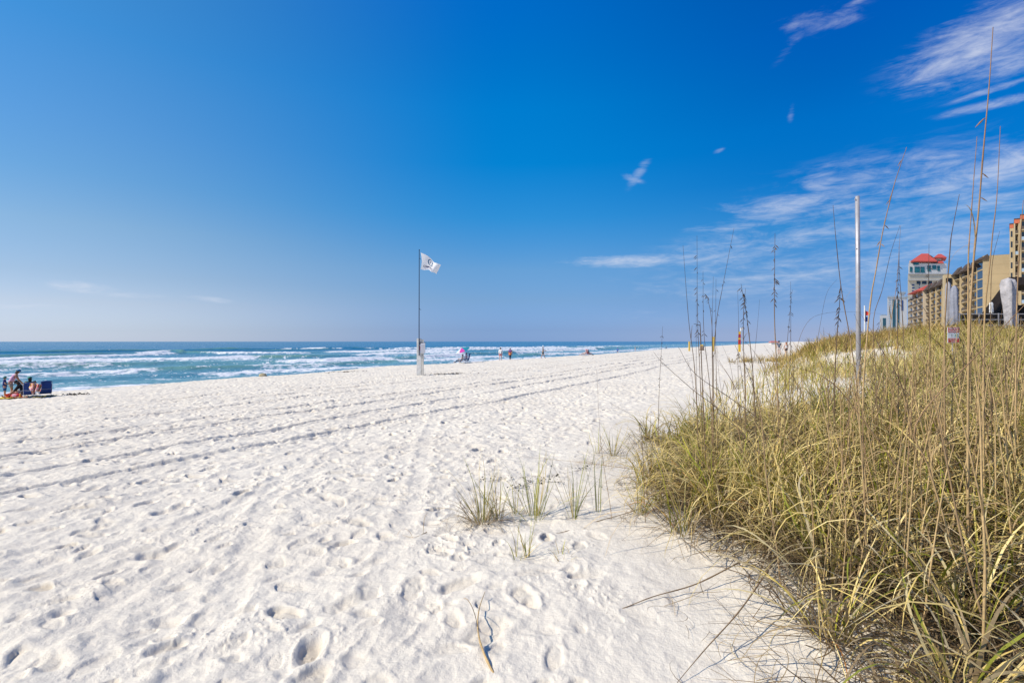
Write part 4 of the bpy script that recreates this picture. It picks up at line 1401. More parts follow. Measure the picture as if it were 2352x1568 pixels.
# --- small tufts standing by themselves on the sand
def tuft(px, py, hpx, n, green, label, lean=(0.02, 0.5), rad=0.035, curl=(0.05, 0.9), dead=0):
    c_ = ray_ground(px, py)
    root_z = c_.z
    L0 = hpx / F * c_.y * 1.3
    n = int(n * 1.25); dead = int(dead * 1.8); rad = rad * 1.3
    az_ = rng.uniform(0, 2 * PI, n); r_ = rad * np.sqrt(rng.random(n))
    x = c_.x + r_ * np.cos(az_); y = c_.y + r_ * np.sin(az_)
    g = rng.random(n) < green
    L = L0 * rng.uniform(.5, 1.05, n)
    V, Q, C = blade_arrays(np.stack([x, y, np.full(n, root_z - .02)], 1), az_, L, rng.uniform(*lean, n), rng.uniform(*curl, n), rng.uniform(.0045, .008, n),
                           np.where(g[:, None], pick(GREEN, n), pick(STRAW, n) * .8), np.where(g[:, None], pick(GREEN, n) * 1.4, pick(STRAW, n)), 7, sway=rng.normal(0, .8, n), twist=rng.normal(0, .5, n))
    pl = [(V, Q, C)]
    if dead:
        az_ = rng.uniform(0, 2 * PI, dead); r_ = rad * 1.5 * np.sqrt(rng.random(dead))
        x = c_.x + r_ * np.cos(az_); y = c_.y + r_ * np.sin(az_)
        V, Q, C = blade_arrays(np.stack([x, y, np.full(dead, root_z - .02)], 1), az_, L0 * rng.uniform(.3, .9, dead), rng.uniform(.2, 1.1, dead), rng.uniform(.6, 3.2, dead), rng.uniform(.003, .006, dead),
                               pick(DEAD, dead) * .8, pick(DEAD, dead), 9, sway=rng.normal(0, 2.0, dead), twist=rng.normal(0, .5, dead))
        pl.append((keep_above(V, .006), Q, C))
    V, Q, C = merge(pl)
    V = V - np.array([c_.x, c_.y, c_.z], dtype=np.float32)
    o = fast_mesh('grass_tuft', V, Q, M_grass, smooth=True, cols=C)
    o.location = c_
    tag(o, label, 'grass tuft', 'lone grass tufts on the open sand')
    return c_


s3 = 1024 / 2352.0
tuft(1108 * s3, 1200 * s3, 56, 26, .35, 'bushiest lone grass tuft, brown and matted at its base, nearest the open beach', dead=70, rad=0.06)
tuft(1145 * s3, 1192 * s3, 44, 14, .6, 'narrow green tuft close beside the brown matted one')
tuft(1185 * s3, 1182 * s3, 30, 9, .4, 'thin wispy grass tuft between the matted tuft and the green fan', rad=.02)
tuft(1228 * s3, 1190 * s3, 62, 26, .8, 'broad green fan of grass blades in the middle of the lone tufts', lean=(.05, .75), rad=.07)
tuft(1318 * s3, 1190 * s3, 66, 16, .8, 'V shaped green tuft leaning left, rightmost before the thick grass', lean=(.05, .55), rad=.03)
tuft(1372 * s3, 1178 * s3, 48, 5, .8, 'two upright lone blades right of the V shaped green tuft', lean=(.0, .25), rad=.03)
tuft(1186 * s3, 1292 * s3, 46, 7, .7, 'small leaning tuft of few blades, lowest and leftmost on the sand', lean=(.35, .7), rad=.015)
tuft(1212 * s3, 1284 * s3, 50, 9, .6, 'small upright tuft with a tan base beside the lowest leaning tuft', lean=(.0, .4), rad=.015)
tuft(1290 * s3, 1292 * s3, 24, 8, .2, 'short brownish tuft among the dead stems on the sand', lean=(.1, .9), rad=.03, dead=20)
tuft(1408 * s3, 1046 * s3, 32, 16, .5, 'small yellowish tuft furthest out on the pale sand near the tall stalks', dead=10)
tuft(1372 * s3, 1040 * s3, 28, 10, .5, 'faint thin tuft just left of the furthest yellowish tuft')
tuft(1470 * s3, 1180 * s3, 46, 22, .75, 'green tuft at the ragged left tip of the thick grass', lean=(.1, .7), dead=14)
tuft(1500 * s3, 1110 * s3, 56, 20, .6, 'straw and green tuft leaning out over the sand beside the tall stalks', lean=(.1, .8), dead=12)


# --- tall dry sea oat stalks
def catmull(pts, n=20):
    pts = [Vector(p_) for p_ in pts]
    if len(pts) == 2: pts = [pts[0], pts[0].lerp(pts[1], .5), pts[1]]
    P_ = [pts[0] * 2 - pts[1]] + pts + [pts[-1] * 2 - pts[-2]]
    out_ = []
    m_ = len(pts) - 1
    for i in range(n + 1):
        q_ = i / n * m_; k_ = min(int(q_), m_ - 1); f_ = q_ - k_
        a, b, c_, d = P_[k_], P_[k_ + 1], P_[k_ + 2], P_[k_ + 3]
        out_.append(0.5 * ((2 * b) + (c_ - a) * f_ + (2 * a - 5 * b + 4 * c_ - d) * f_ ** 2 + (3 * b - a - 3 * c_ + d) * f_ ** 3))
    return out_


def tube_arrays(pts, rads, cols, n=5):
    pts = [Vector(p_) for p_ in pts]
    V, C, Q = [], [], []
    for i, p_ in enumerate(pts):
        d = (pts[min(i + 1, len(pts) - 1)] - pts[max(i - 1, 0)]).normalized()
        a = d.cross(Vector((0.1, 1, 0.2))).normalized(); b = d.cross(a)
        for k_ in range(n):
            t_ = 2 * PI * k_ / n
            V.append(p_ + (a * math.cos(t_) + b * math.sin(t_)) * rads[i]); C.append(cols[i])
    for i in range(len(pts) - 1):
        for k_ in range(n):
            Q.append((i * n + k_, i * n + (k_ + 1) % n, (i + 1) * n + (k_ + 1) % n, (i + 1) * n + k_))
    return np.array([tuple(v) for v in V], dtype=np.float32), np.array(Q), np.array(C, dtype=np.float32)


def stalk(pts_world, label, rad=0.0035, seeds=0.0, leaf=1, tone=0, rs=None, group='tall dry sea oat stalks on the dune', name='sea_oat_stalk', dark=0.5, upright=True):
    rs = rs or random.Random(len(label))
    root_loc = Vector(pts_world[0])
    c_ = catmull([Vector(p_) - root_loc for p_ in pts_world], 22)
    n = len(c_)
    base_c = [Vector((.36, .26, .18)), Vector((.25, .18, .13)), Vector((.50, .37, .23))][tone]
    top_c = [Vector((.13, .085, .07)), Vector((.09, .062, .055)), Vector((.28, .18, .13))][tone]
    rad = rad * 1.3
    rads, cols = [], []
    for i in range(n):
        u = i / (n - 1)
        r_ = rad * (1.15 - 0.85 * u)
        if i % 4 == 0 and u < .8: r_ *= 1.22
        rads.append(max(r_, rad * .16)); q_ = min(1, max(0, (u - dark + .3) / .5)); c2 = base_c.lerp(top_c, q_) * rs.uniform(.8, 1.15)
        cols.append(tuple(c2))
    root = empty(name, root_loc)
    tag(root, label, 'grass stalk', group)
    V, Q, C = tube_arrays(c_, rads, cols)
    fast_mesh('stem', V, Q, M_stalk, cols=C, parent=root)
    if seeds > 0:
        mb_ = []; q0 = 0
        for k_ in range(int(seeds * 19)):
            u = 0.58 + 0.38 * rs.random()
            i = min(int(u * (n - 1)), n - 2)
            p_ = c_[i].lerp(c_[i + 1], u * (n - 1) - i); d = (c_[i + 1] - c_[i]).normalized()
            a_ = rs.uniform(0, 2 * PI); out_ = Vector((math.cos(a_), math.sin(a_), -.3)).normalized()
            s0 = rs.uniform(.006, .012) * (rad / .0035)
            q1 = p_ + out_ * s0 * .6; q2 = q1 + (out_ * .55 + Vector((0, 0, -.7)) + d * .3).normalized() * s0 * 3.0
            V, Q, C = tube_arrays([p_, q1, q1.lerp(q2, .4), q2], [s0 * .06, s0 * .16, s0 * .28, s0 * .04], [tuple(top_c * rs.uniform(.5, 1.3))] * 4, 4)
            mb_.append((V, Q, C))
        V, Q, C = merge(mb_)
        fast_mesh('seed_head', V, Q, M_stalk, cols=C, parent=root)
    for k_ in range(leaf):
        u = rs.uniform(.15, .6); i = int(u * (n - 1)); p_ = c_[i]
        az_ = rs.uniform(0, 2 * PI)
        V, Q, C = blade_arrays(np.array([tuple(p_)]), np.array([az_]), np.array([rs.uniform(.12, .34)]), np.array([rs.uniform(.1, .5)]), np.array([rs.uniform(.8, 2.8)]),
                               np.array([rs.uniform(.004, .008)]), np.array([tuple(base_c * .9)]), np.array([tuple(base_c * 1.2)]), 8, sway=np.array([rs.uniform(-1, 1)]), twist=np.array([0.4]))
        fast_mesh('leaf', V, Q, M_grass, cols=C, parent=root)
    return root


def traced(pts, D, label, lean=0.0, **kw):
    """points from the 3072 px view, root first; the root is carried down to the sand"""
    k_ = [P(x / 3.0, y / 3.0, D) for x, y in pts]
    n = len(k_)
    for i, p_ in enumerate(k_):
        k_[i] = P(pts[i][0] / 3.0, pts[i][1] / 3.0, D + lean * i / max(1, n - 1))
    gz_ = G(k_[0].x, k_[0].y) - .03
    if k_[0].z > gz_ + .03:
        d = (k_[0] - k_[1]); d = d / max(1e-6, -d.z) if d.z < 0 else Vector((0, 0, -1))
        h_ = k_[0].z - gz_
        k_ = [k_[0] + Vector((d.x * h_ * .7, d.y * h_ * .7, -h_))] + k_
    return stalk(k_, label, **kw)


T_ = traced
T_([(1972, 1560), (1976, 1220), (1988, 978)], 6.2, 'leftmost tall stalk by the open sand, seeded low on its stem', rad=.003, seeds=.7, tone=1)
T_([(2100, 1500), (2086, 1136), (2066, 960), (2049, 736)], 5.6, 'tall bare stalk leaning left, leftmost of the dark skyline cluster', rad=.0036, tone=1)
T_([(2112, 1560), (2103, 1200), (2093, 960), (2091, 707)], 5.8, 'straight stalk with dark seeds high on its stem near the left of the cluster', rad=.0036, seeds=1.0, tone=1)
T_([(2095, 1400), (2089, 1100), (2089, 860)], 6.4, 'thin short stalk hidden just behind the seeded left one', rad=.0026, tone=1, leaf=0)
T_([(2140, 1540), (2132, 1200), (2112, 1000), (2109, 814)], 5.6, 'stalk with a forked dark top right of the seeded left one', rad=.0034, seeds=.5, tone=1)
T_([(2118, 1420), (2108, 1180), (2101, 990), (2098, 976), (2081, 971)], 5.4, 'snapped thick stalk whose broken top points left', rad=.0052, tone=1, leaf=0)
T_([(2136, 1480), (2138, 1174), (2136, 980), (2124, 900), (2113, 880)], 5.9, 'stalk curving left with small seeds down its length', rad=.003, seeds=.8, tone=1, leaf=0)
T_([(2139, 1500), (2138, 1174), (2136, 1000), (2140, 830)], 5.7, 'upright dark stalk in the middle of the skyline cluster', rad=.003, tone=1)
T_([(2155, 1500), (2150, 1180), (2147, 1010), (2148, 837)], 5.5, 'upright dark stalk just right of the cluster middle, forked near its top', rad=.003, seeds=.2, tone=1)
T_([(2142, 1440), (2140, 1160), (2147, 983), (2170, 850), (2202, 684)], 5.6, 'tall stalk of the cluster leaning right with the highest tip', rad=.0036, seeds=.35, tone=1)
T_([(2222, 1420), (2214, 1097), (2216, 980), (2213, 875)], 6.0, 'thin stalk behind the red and yellow post', rad=.0028, tone=1, leaf=0)
T_([(2275, 1440), (2260, 1136), (2241, 956), (2230, 890), (2223, 851)], 5.5, 'beaded stalk leaning left beside the red and yellow post', rad=.0042, seeds=1.2, tone=1)
T_([(2238, 1480), (2235, 1174), (2230, 1021), (2231, 930), (2237, 864)], 5.7, 'straight beaded stalk just right of the red and yellow post', rad=.0038, seeds=.8, tone=1)
T_([(2265, 1300), (2258, 1120), (2264, 1060), (2272, 980), (2279, 898)], 6.4, 'faint thin stalk right of the red and yellow post', rad=.0024, tone=1, leaf=0)
T_([(2338, 1500), (2333, 1174), (2325, 1000), (2323, 906), (2324, 800), (2325, 700)], 5.0, 'tall straight stalk with dark seeds in front of the walking couple', rad=.0042, seeds=1.6, tone=0)
T_([(2370, 1420), (2367, 1174), (2372, 1030), (2372, 845)], 5.8, 'straight seeded stalk right of the walking couple', rad=.003, seeds=.9, tone=1)
T_([(2352, 1300), (2360, 1059), (2368, 960), (2377, 868)], 6.0, 'thin stalk leaning right beside the straight seeded one', rad=.0028, seeds=.5, tone=1, leaf=0)
T_([(2372, 1180), (2392, 1040), (2420, 970), (2460, 943), (2535, 935), (2643, 941)], 6.6, 'long thin stem arching flat to the right across the skyline', rad=.0018, tone=1, leaf=0)
T_([(2430, 1240), (2440, 1097), (2459, 983), (2480, 880), (2512, 837)], 6.2, 'thin stem arching over to the right left of the metal pole', rad=.0020, tone=1, leaf=0)
T_([(2590, 1500), (2574, 1200), (2551, 1021), (2524, 868), (2508, 720), (2499, 615)], 5.0, 'tall smooth stalk leaning left beside the metal pole', rad=.0044, tone=0)
T_([(2500, 1480), (2503, 1180), (2510, 1020), (2518, 920), (2522, 850)], 5.2, 'dark beaded stalk crossing the leaning smooth one', rad=.0048, seeds=1.2, tone=1)
T_([(2590, 1560), (2589, 1200), (2597, 1059), (2612, 900), (2628, 810), (2647, 700), (2679, 567), (2700, 500), (2720, 442)], 4.2, 'very tall pale stalk right of the metal pole with a feathery tip', rad=.0046, seeds=.4, tone=2)
T_([(2640, 1460), (2628, 1140), (2620, 964), (2647, 868), (2672, 760), (2700, 676)], 5.0, 'thin stalk bending right beyond the very tall pale one', rad=.0030, tone=1)
T_([(2700, 1500), (2693, 1060), (2693, 900), (2696, 780)], 5.2, 'straight beaded stalk in front of the far glass tower', rad=.0036, seeds=1.1, tone=1)
T_([(2722, 1480), (2712, 1060), (2704, 900), (2699, 830), (2697, 740)], 5.4, 'stalk leaning left before the cream tower edge', rad=.0034, tone=1, leaf=0)
T_([(2655, 1440), (2662, 1080), (2676, 940), (2690, 850), (2702, 677)], 5.2, 'stalk leaning right across the faint hazy tower', rad=.003, tone=2)
T_([(2795, 1500), (2790, 1060), (2786, 880), (2787, 731)], 4.8, 'straight dark stalk in front of the red roofed tower', rad=.0036, seeds=.5, tone=1)
T_([(2836, 1560), (2833, 1060), (2838, 908), (2849, 760), (2855, 700), (2878, 583)], 4.2, 'tall stalk leaning right before the red roofed tower', rad=.0048, tone=0)
T_([(2912, 1700), (2904, 1250), (2904, 961), (2905, 774), (2911, 678), (2921, 540), (2931, 410)], 3.6, 'tall straight reddish stalk before the hotel balconies', rad=.0044, tone=2)
T_([(2905, 1720), (2903, 1300), (2908, 988), (2921, 774), (2935, 640), (2950, 450), (2967, 261), (2979, 82)], 3.2, 'tallest stalk of all, thick and pale, reaching the upper clouds', rad=.0058, seeds=.2, tone=2)
T_([(2955, 1740), (2950, 1250), (2953, 961), (2967, 814), (2978, 700), (2991, 583), (3001, 379)], 3.6, 'tall stalk over the blank hotel wall, second highest at the right', rad=.0044, tone=2)
T_([(2975, 1500), (2972, 1000), (2976, 800), (2999, 693)], 4.4, 'slender stalk bending right over the blank hotel wall', rad=.0026, tone=1, leaf=0)
T_([(3045, 1500), (3048, 1060), (3052, 870), (3062, 700), (3070, 600)], 3.6, 'pale stalk at the right edge before the balcony tower', rad=.0044, tone=2)
T_([(2850, 1620), (2785, 1400), (2749, 1267), (2935, 1060), (3072, 916)], 3.0, 'long thick stem slanting up to the right edge low over the grass', rad=.0046, tone=2, leaf=0)
T_([(2790, 1700), (2750, 1500), (2560, 1220), (2470, 1130), (2380, 1100)], 3.4, 'pale flattened stem slanting down left to right through the grass', rad=.0042, tone=2, leaf=0)
T_([(2190, 1260), (2080, 1170), (1990, 1090), (1960, 1055)], 5.0, 'dark stem slanting up left out of the cluster over the sand', rad=.0030, tone=1, leaf=0)
T_([(2340, 1310), (2200, 1200), (2085, 1120), (2035, 1040)], 4.8, 'dark stem slanting up left across the base of the cluster', rad=.0034, tone=1, leaf=0)
T_([(2060, 1640), (1940, 1300), (1828, 1205)], 4.2, 'fine stem arching far left over the sand', rad=.0018, tone=1, leaf=0)
T_([(1938, 1620), (1930, 1400), (1922, 1260)], 4.9, 'short dark stalk at the left edge of the grass, rooted in sand', rad=.0028, seeds=.4, tone=1)
T_([(1830, 1512), (1812, 1400), (1800, 1300), (1790, 1110)], 5.0, 'thin solitary stalk standing on the open sand left of the grass', rad=.0022, tone=0, leaf=0)
T_([(2945, 2048), (2955, 1700), (2946, 1500), (2940, 1250), (2925, 1120)], 2.4, 'thick orange jointed stalk rising in front at the lower right', rad=.0058, tone=2, leaf=2, dark=1.2)
T_([(2960, 1900), (2890, 1640), (2830, 1330), (2800, 1180)], 2.6, 'brown stalk leaning left in front at the lower right', rad=.0052, tone=0, leaf=1, dark=1.2)
T_([(2330, 1640), (2300, 1440), (2285, 1260), (2270, 1180)], 3.6, 'grey stalk rising from the left part of the thick grass', rad=.0046, tone=0, dark=1.2)
T_([(2600, 1660), (2590, 1450), (2580, 1280), (2575, 1110)], 3.2, 'pale straight stalk in the middle of the thick grass', rad=.0044, tone=2, dark=1.3)

# the many lesser stalks that stand among them
LES = ['left of the metal pole', 'around the metal pole', 'below the red roofed tower', 'before the hotel balconies', 'before the blank hotel wall', 'near the right edge']
cells = {}
for i in range(235):
    rs = random.Random(900 + i)
    px_ = 700 + 324 * (rs.random() ** 0.75)
    D = rs.uniform(3.0, 8.5)
    X_ = (px_ - 512) / F * D
    if near_d(*[np.array([v]) for v in (*st(X_, D), X_, D)])[0] < .5: continue
    h = rs.uniform(.75, 1.55); ln = rs.uniform(-.32, .32)
    gz_ = G(X_, D)
    bend = rs.uniform(-.12, .12)
    pts = [(X_, D, gz_), (X_ + ln * h * .35, D, gz_ + h * .4), (X_ + ln * h * .6 + bend, D + rs.uniform(-.1, .1), gz_ + h * .75), (X_ + ln * h + bend * 2.5, D, gz_ + h)]
    tip = 512 + pts[-1][0] / D * F
    reg = 0 if tip < 835 else 1 if tip < 885 else 2 if tip < 925 else 3 if tip < 968 else 4 if tip < 1003 else 5
    look = rs.choice(['dark seeded', 'thin grey', 'bent straw']) if True else ''
    look = {0: 'dark', 1: 'grey', 2: 'straw'}[i % 3]
    hgt = 'short' if h < 1.0 else 'middling' if h < 1.3 else 'taller'
    lab = 'one of the lesser %s %s stalks %s, %s' % (hgt, look, 'leaning left' if ln < -.08 else 'leaning right' if ln > .08 else 'standing upright', LES[reg])
    stalk(pts, lab, rad=rs.uniform(.0018, .0034), seeds=.6 if i % 3 == 0 else 0, leaf=rs.choice([0, 1, 1, 2]), tone={0: 1, 1: 0, 2: 2}[i % 3], rs=rs, group=('lesser stalks ' + lab[18:])[:60])


for i in range(70):
    rs = random.Random(4000 + i)
    px_ = 835 + 195 * rs.random()
    D = rs.uniform(2.8, 6.0)
    X_ = (px_ - 512) / F * D
    if near_d(*[np.array([v]) for v in (*st(X_, D), X_, D)])[0] < .3: continue
    h = rs.uniform(.95, 1.5); ln = rs.uniform(-.25, .25); gz_ = G(X_, D)
    pts = [(X_, D, gz_), (X_ + ln * h * .3, D, gz_ + h * .4), (X_ + ln * h * .7, D, gz_ + h * .8), (X_ + ln * h, D, gz_ + h)]
    tip = 512 + pts[-1][0] / D * F
    reg = 1 if tip < 885 else 2 if tip < 925 else 3 if tip < 968 else 4 if tip < 1003 else 5
    lab = 'one of the thick pale broken topped stalks %s, %s' % ('leaning left' if ln < -.08 else 'leaning right' if ln > .08 else 'standing upright', LES[reg])
    stalk(pts, lab, rad=rs.uniform(.0032, .0046), leaf=rs.choice([1, 2, 2]), tone=2, rs=rs, dark=1.3, group=('pale stalks ' + lab[38:])[:60])


# --- stems and sticks lying on the sand
def lying(pts, label, rad, lift, tone=0, name='fallen_stem', leaf=0):
    out_ = []
    for (x, y), lf in zip(pts, lift):
        g_ = ray_ground(x * s3, y * s3)
        k_ = (CZ - g_.z - lf) / max(1e-3, (CZ - g_.z))
        out_.append((g_.x * k_, g_.y * k_, g_.z + lf))
    r_ = stalk(out_, label, rad=rad, leaf=leaf, tone=tone, group='dry stems lying over the sand', name=name, dark=1.1)
    r_['category'] = 'fallen stem'
    return r_


lying([(1145, 1568), (1112, 1500), (1098, 1450), (1100, 1400), (1114, 1358)], 'pale crooked stick standing off the bare sand at the bottom centre, casting a jagged shadow', .0050, [.0, .05, .08, .09, .10], 2, 'driftwood_stick', 1)
lying([(1770, 1300), (1700, 1400), (1620, 1490), (1555, 1567)], 'long straight dark stem slanting down to the bottom edge with its shadow beside it', .0036, [.22, .16, .08, .01], 1)
lying([(1700, 1290), (1600, 1340), (1500, 1370), (1420, 1400), (1312, 1428)], 'long stem lying out of the thick grass and pointing left over smooth sand', .0034, [.09, .05, .04, .02, .008], 1)
lying([(1560, 1092), (1400, 1070), (1300, 1058), (1192, 1048)], 'long straight stem hanging level over the sand behind the lone tufts', .0028, [.22, .16, .13, .08], 1)
lying([(1520, 1150), (1440, 1178), (1360, 1200), (1290, 1222), (1200, 1236), (1030, 1247)], 'long stem lying on the sand right below the lone tufts', .0030, [.05, .02, .02, .01, .01, .008], 1)
lying([(1180, 1300), (1140, 1306), (1115, 1304)], 'short straight twig lying by the lowest leaning tuft', .0020, [.008, .008, .008], 1)
lying([(1290, 1304), (1265, 1312), (1235, 1313)], 'short orange brown blade lying below the short brown tuft', .0030, [.02, .012, .008], 2)
lying([(980, 1222), (950, 1234), (925, 1228)], 'small brown sprig lying alone on the trodden sand', .0022, [.01, .02, .01], 2, leaf=2)
lying([(1043, 1300), (1058, 1313), (1090, 1318)], 'tiny curved blade lying left of the lowest tufts', .0016, [.01, .008, .006], 1)

# creeping vine with small dark leaves
c_ = ray_ground(1235 * s3, 1112 * s3)
root = empty('beach_vine', c_); tag(root, 'low creeping vine with scattered small dark leaves behind the lone tufts', 'vine')
M_vleaf = mat('dark_vine_leaf', (0.030, 0.028, 0.018), 0.7, 0.4, 20)
mbv = MB(); mbl = MB()
rv = random.Random(5)
for (x, y, k_) in ((1150, 1105, 10), (1190, 1095, 16), (1215, 1110, 18), (1245, 1105, 18), (1280, 1096, 14), (1300, 1112, 10), (1330, 1080, 10), (1200, 1128, 10), (1345, 1075, 8), (1385, 1120, 8), (1180, 1120, 12), (1112, 1104, 8)):
    for j in range(k_):
        g_ = ray_ground((x + rv.gauss(0, 13)) * s3, (y + rv.gauss(0, 5)) * s3)
        p_ = g_ - c_ + Vector((0, 0, rv.uniform(.01, .05)))
        a_ = rv.uniform(0, 6.3); s_ = rv.uniform(.010, .026) * (1.5 if rv.random() < .15 else 1)
        d = Vector((math.cos(a_), math.sin(a_), rv.uniform(-.5, .7))) * s_; e_ = Vector((-math.sin(a_), math.cos(a_), rv.uniform(-.6, .6))) * s_ * .55
        mbl.add([p_, p_ + d * .6 + e_, p_ + d * 1.3 + Vector((0, 0, -s_ * .3)), p_ + d * .6 - e_], [(0, 1, 2, 3)])
        if j % 5 == 0:
            mbv.tube([p_ + Vector((0, 0, -.05)), p_, p_ + d * 2.5 + Vector((0, 0, .01)), p_ + d * 4 + e_], .0011, 4)
for pts in (((1120, 1108), (1170, 1100), (1230, 1096), (1290, 1090), (1350, 1078)), ((1180, 1122), (1230, 1112), (1290, 1108))):
    mbv.tube([ray_ground(x * s3, y * s3) - c_ + Vector((0, 0, .015)) for x, y in pts], .0014, 4)
mbv.build('stem', mat('brown_vine_stem', (0.13, 0.08, 0.05), 0.8), root); o = mbl.build('leaf', M_vleaf, root)

# ------------------------------------------------------------------ people
SKIN = {'tan': mat('tanned_skin', (0.42, 0.22, 0.13), 0.6, 0.06, 6), 'fair': mat('fair_skin', (0.56, 0.33, 0.23), 0.6, 0.06, 6)}


def skin_mesh(name, nodes, edges, m, root_key, parent=None, sub=1):
    bm = bmesh.new()
    lay = bm.verts.layers.skin.verify()
    vm = {}
    for k, (p_, r_) in nodes.items():
        v = bm.verts.new(p_); vm[k] = v
        rr_ = r_ if isinstance(r_, tuple) else (r_, r_)
        v[lay].radius = rr_
        v[lay].use_root = (k == root_key)
    for a, b in edges: bm.edges.new((vm[a], vm[b]))
    me = bpy.data.meshes.new(name); bm.to_mesh(me); bm.free()
    me.materials.append(m)
    o = bpy.data.objects.new(name, me); COL.objects.link(o)
    if parent is not None: o.parent = parent
    o.modifiers.new('skin', 'SKIN').use_smooth_shade = True
    sb_ = o.modifiers.new('subdivision', 'SUBSURF'); sb_.levels = sub; sb_.render_levels = sub
    return o


def person(loc, rz, h, label, skin='tan', pose=None, shirt=None, sleeves='short', bottom=None, blen='short', hat=None, hat_style='cap', hair=(0.05, 0.03, 0.02), hairlen=0.0, extra=None, group=None):
    """faces +X locally; joints in fractions of height, overridden by pose"""
    J = dict(pelvis=(0, 0, .535), waist=(0, 0, .60), chest=(.005, 0, .72), neck=(0, 0, .835), head=(.012, 0, .90), crown=(.005, 0, .965),
             shL=(0, .105, .800), elL=(-.01, .135, .635), wrL=(.03, .14, .495), shR=(0, -.105, .800), elR=(-.01, -.135, .635), wrR=(.03, -.14, .495),
             hipL=(0, .052, .510), knL=(.01, .055, .275), anL=(-.01, .055, .045), toL=(.085, .065, .018),
             hipR=(0, -.052, .510), knR=(.01, -.055, .275), anR=(-.01, -.055, .045), toR=(.085, -.065, .018))
    J.update(pose or {})
    J = {k: Vector(v) * h for k, v in J.items()}
    rad = dict(pelvis=(.078, .060), waist=(.070, .052), chest=(.088, .062), neck=.030, head=.048, crown=.036, shL=.040, elL=.024, wrL=.017, shR=.040, elR=.024, wrR=.017,
               hipL=.056, knL=.034, anL=.021, toL=.020, hipR=.056, knR=.034, anR=.021, toR=.020)
    nodes = {k: (tuple(J[k]), tuple(x * h for x in rad[k]) if isinstance(rad[k], tuple) else rad[k] * h) for k in J}
    E = [('pelvis', 'waist'), ('waist', 'chest'), ('chest', 'neck'), ('neck', 'head'), ('head', 'crown'),
         ('chest', 'shL'), ('shL', 'elL'), ('elL', 'wrL'), ('chest', 'shR'), ('shR', 'elR'), ('elR', 'wrR'),
         ('pelvis', 'hipL'), ('hipL', 'knL'), ('knL', 'anL'), ('anL', 'toL'), ('pelvis', 'hipR'), ('hipR', 'knR'), ('knR', 'anR'), ('anR', 'toR')]
    fwd_h = (Vector((1, 0, 0)) if 'face' not in J else J['face'].normalized())
    nodes['nose'] = (tuple(J['head'] + fwd_h * .060 * h + Vector((0, 0, -.004 * h))), .010 * h); E.append(('head', 'nose'))
    # hands: palm, four fingers of unequal length and a thumb
    for S_ in 'LR':
        d = (J['wr' + S_] - J['el' + S_]).normalized()
        side = d.cross(Vector((0, 1, 0))) if abs(d.y) < .9 else d.cross(Vector((1, 0, 0)))
        side.normalize(); cur = side.cross(d)
        palm = J['wr' + S_] + d * .035 * h
        nodes['palm' + S_] = (tuple(palm), (.020 * h, .012 * h)); E.append(('wr' + S_, 'palm' + S_))
        for i, L_ in enumerate((.040, .046, .043, .034)):
            b_ = palm + d * .014 * h + side * (i - 1.5) * .0115 * h
            e_ = b_ + d * L_ * .55 * h + cur * .006 * h
            t_ = e_ + d * L_ * .4 * h + cur * .018 * h
            nodes['f%d%s' % (i, S_)] = (tuple(b_), .0055 * h); nodes['g%d%s' % (i, S_)] = (tuple(e_), .0048 * h); nodes['h%d%s' % (i, S_)] = (tuple(t_), .0040 * h)
            E += [('palm' + S_, 'f%d%s' % (i, S_)), ('f%d%s' % (i, S_), 'g%d%s' % (i, S_)), ('g%d%s' % (i, S_), 'h%d%s' % (i, S_))]
        nodes['th' + S_] = (tuple(palm - side * .026 * h + d * .004 * h), .0062 * h); nodes['ti' + S_] = (tuple(palm - side * .036 * h + d * .026 * h + cur * .008 * h), .0050 * h)
        E += [('palm' + S_, 'th' + S_), ('th' + S_, 'ti' + S_)]
    body = skin_mesh('person', nodes, E, SKIN[skin], 'pelvis')
    body.location = loc; body.rotation_euler = (0, 0, rz)
    tag(body, label, 'person', group)

    def lerp_(a, b, q_): return J[a].lerp(J[b], q_)
    if shirt:
        c_, nm = shirt
        ms = mat(nm, c_, 0.9, 0.08, 10)
        N = dict(pelvis=(tuple(lerp_('pelvis', 'waist', .2)), (.086 * h, .070 * h)), waist=(tuple(J['waist']), (.082 * h, .066 * h)), chest=(tuple(J['chest']), (.096 * h, .074 * h)), neck=(tuple(lerp_('chest', 'neck', .72)), .048 * h))
        E2 = [('pelvis', 'waist'), ('waist', 'chest'), ('chest', 'neck')]
        for S_ in 'LR':
            N['sh' + S_] = (tuple(J['sh' + S_]), (.050 if sleeves else .038) * h); E2.append(('chest', 'sh' + S_))
            if sleeves:
                q_ = .55 if sleeves == 'short' else 1.0
                N['sl' + S_] = (tuple(lerp_('sh' + S_, 'el' + S_, q_)), .038 * h); E2.append(('sh' + S_, 'sl' + S_))
                if sleeves == 'long':
                    N['cf' + S_] = (tuple(lerp_('el' + S_, 'wr' + S_, .9)), .027 * h); E2.append(('sl' + S_, 'cf' + S_))
        skin_mesh('shirt', N, E2, ms, 'waist', body)
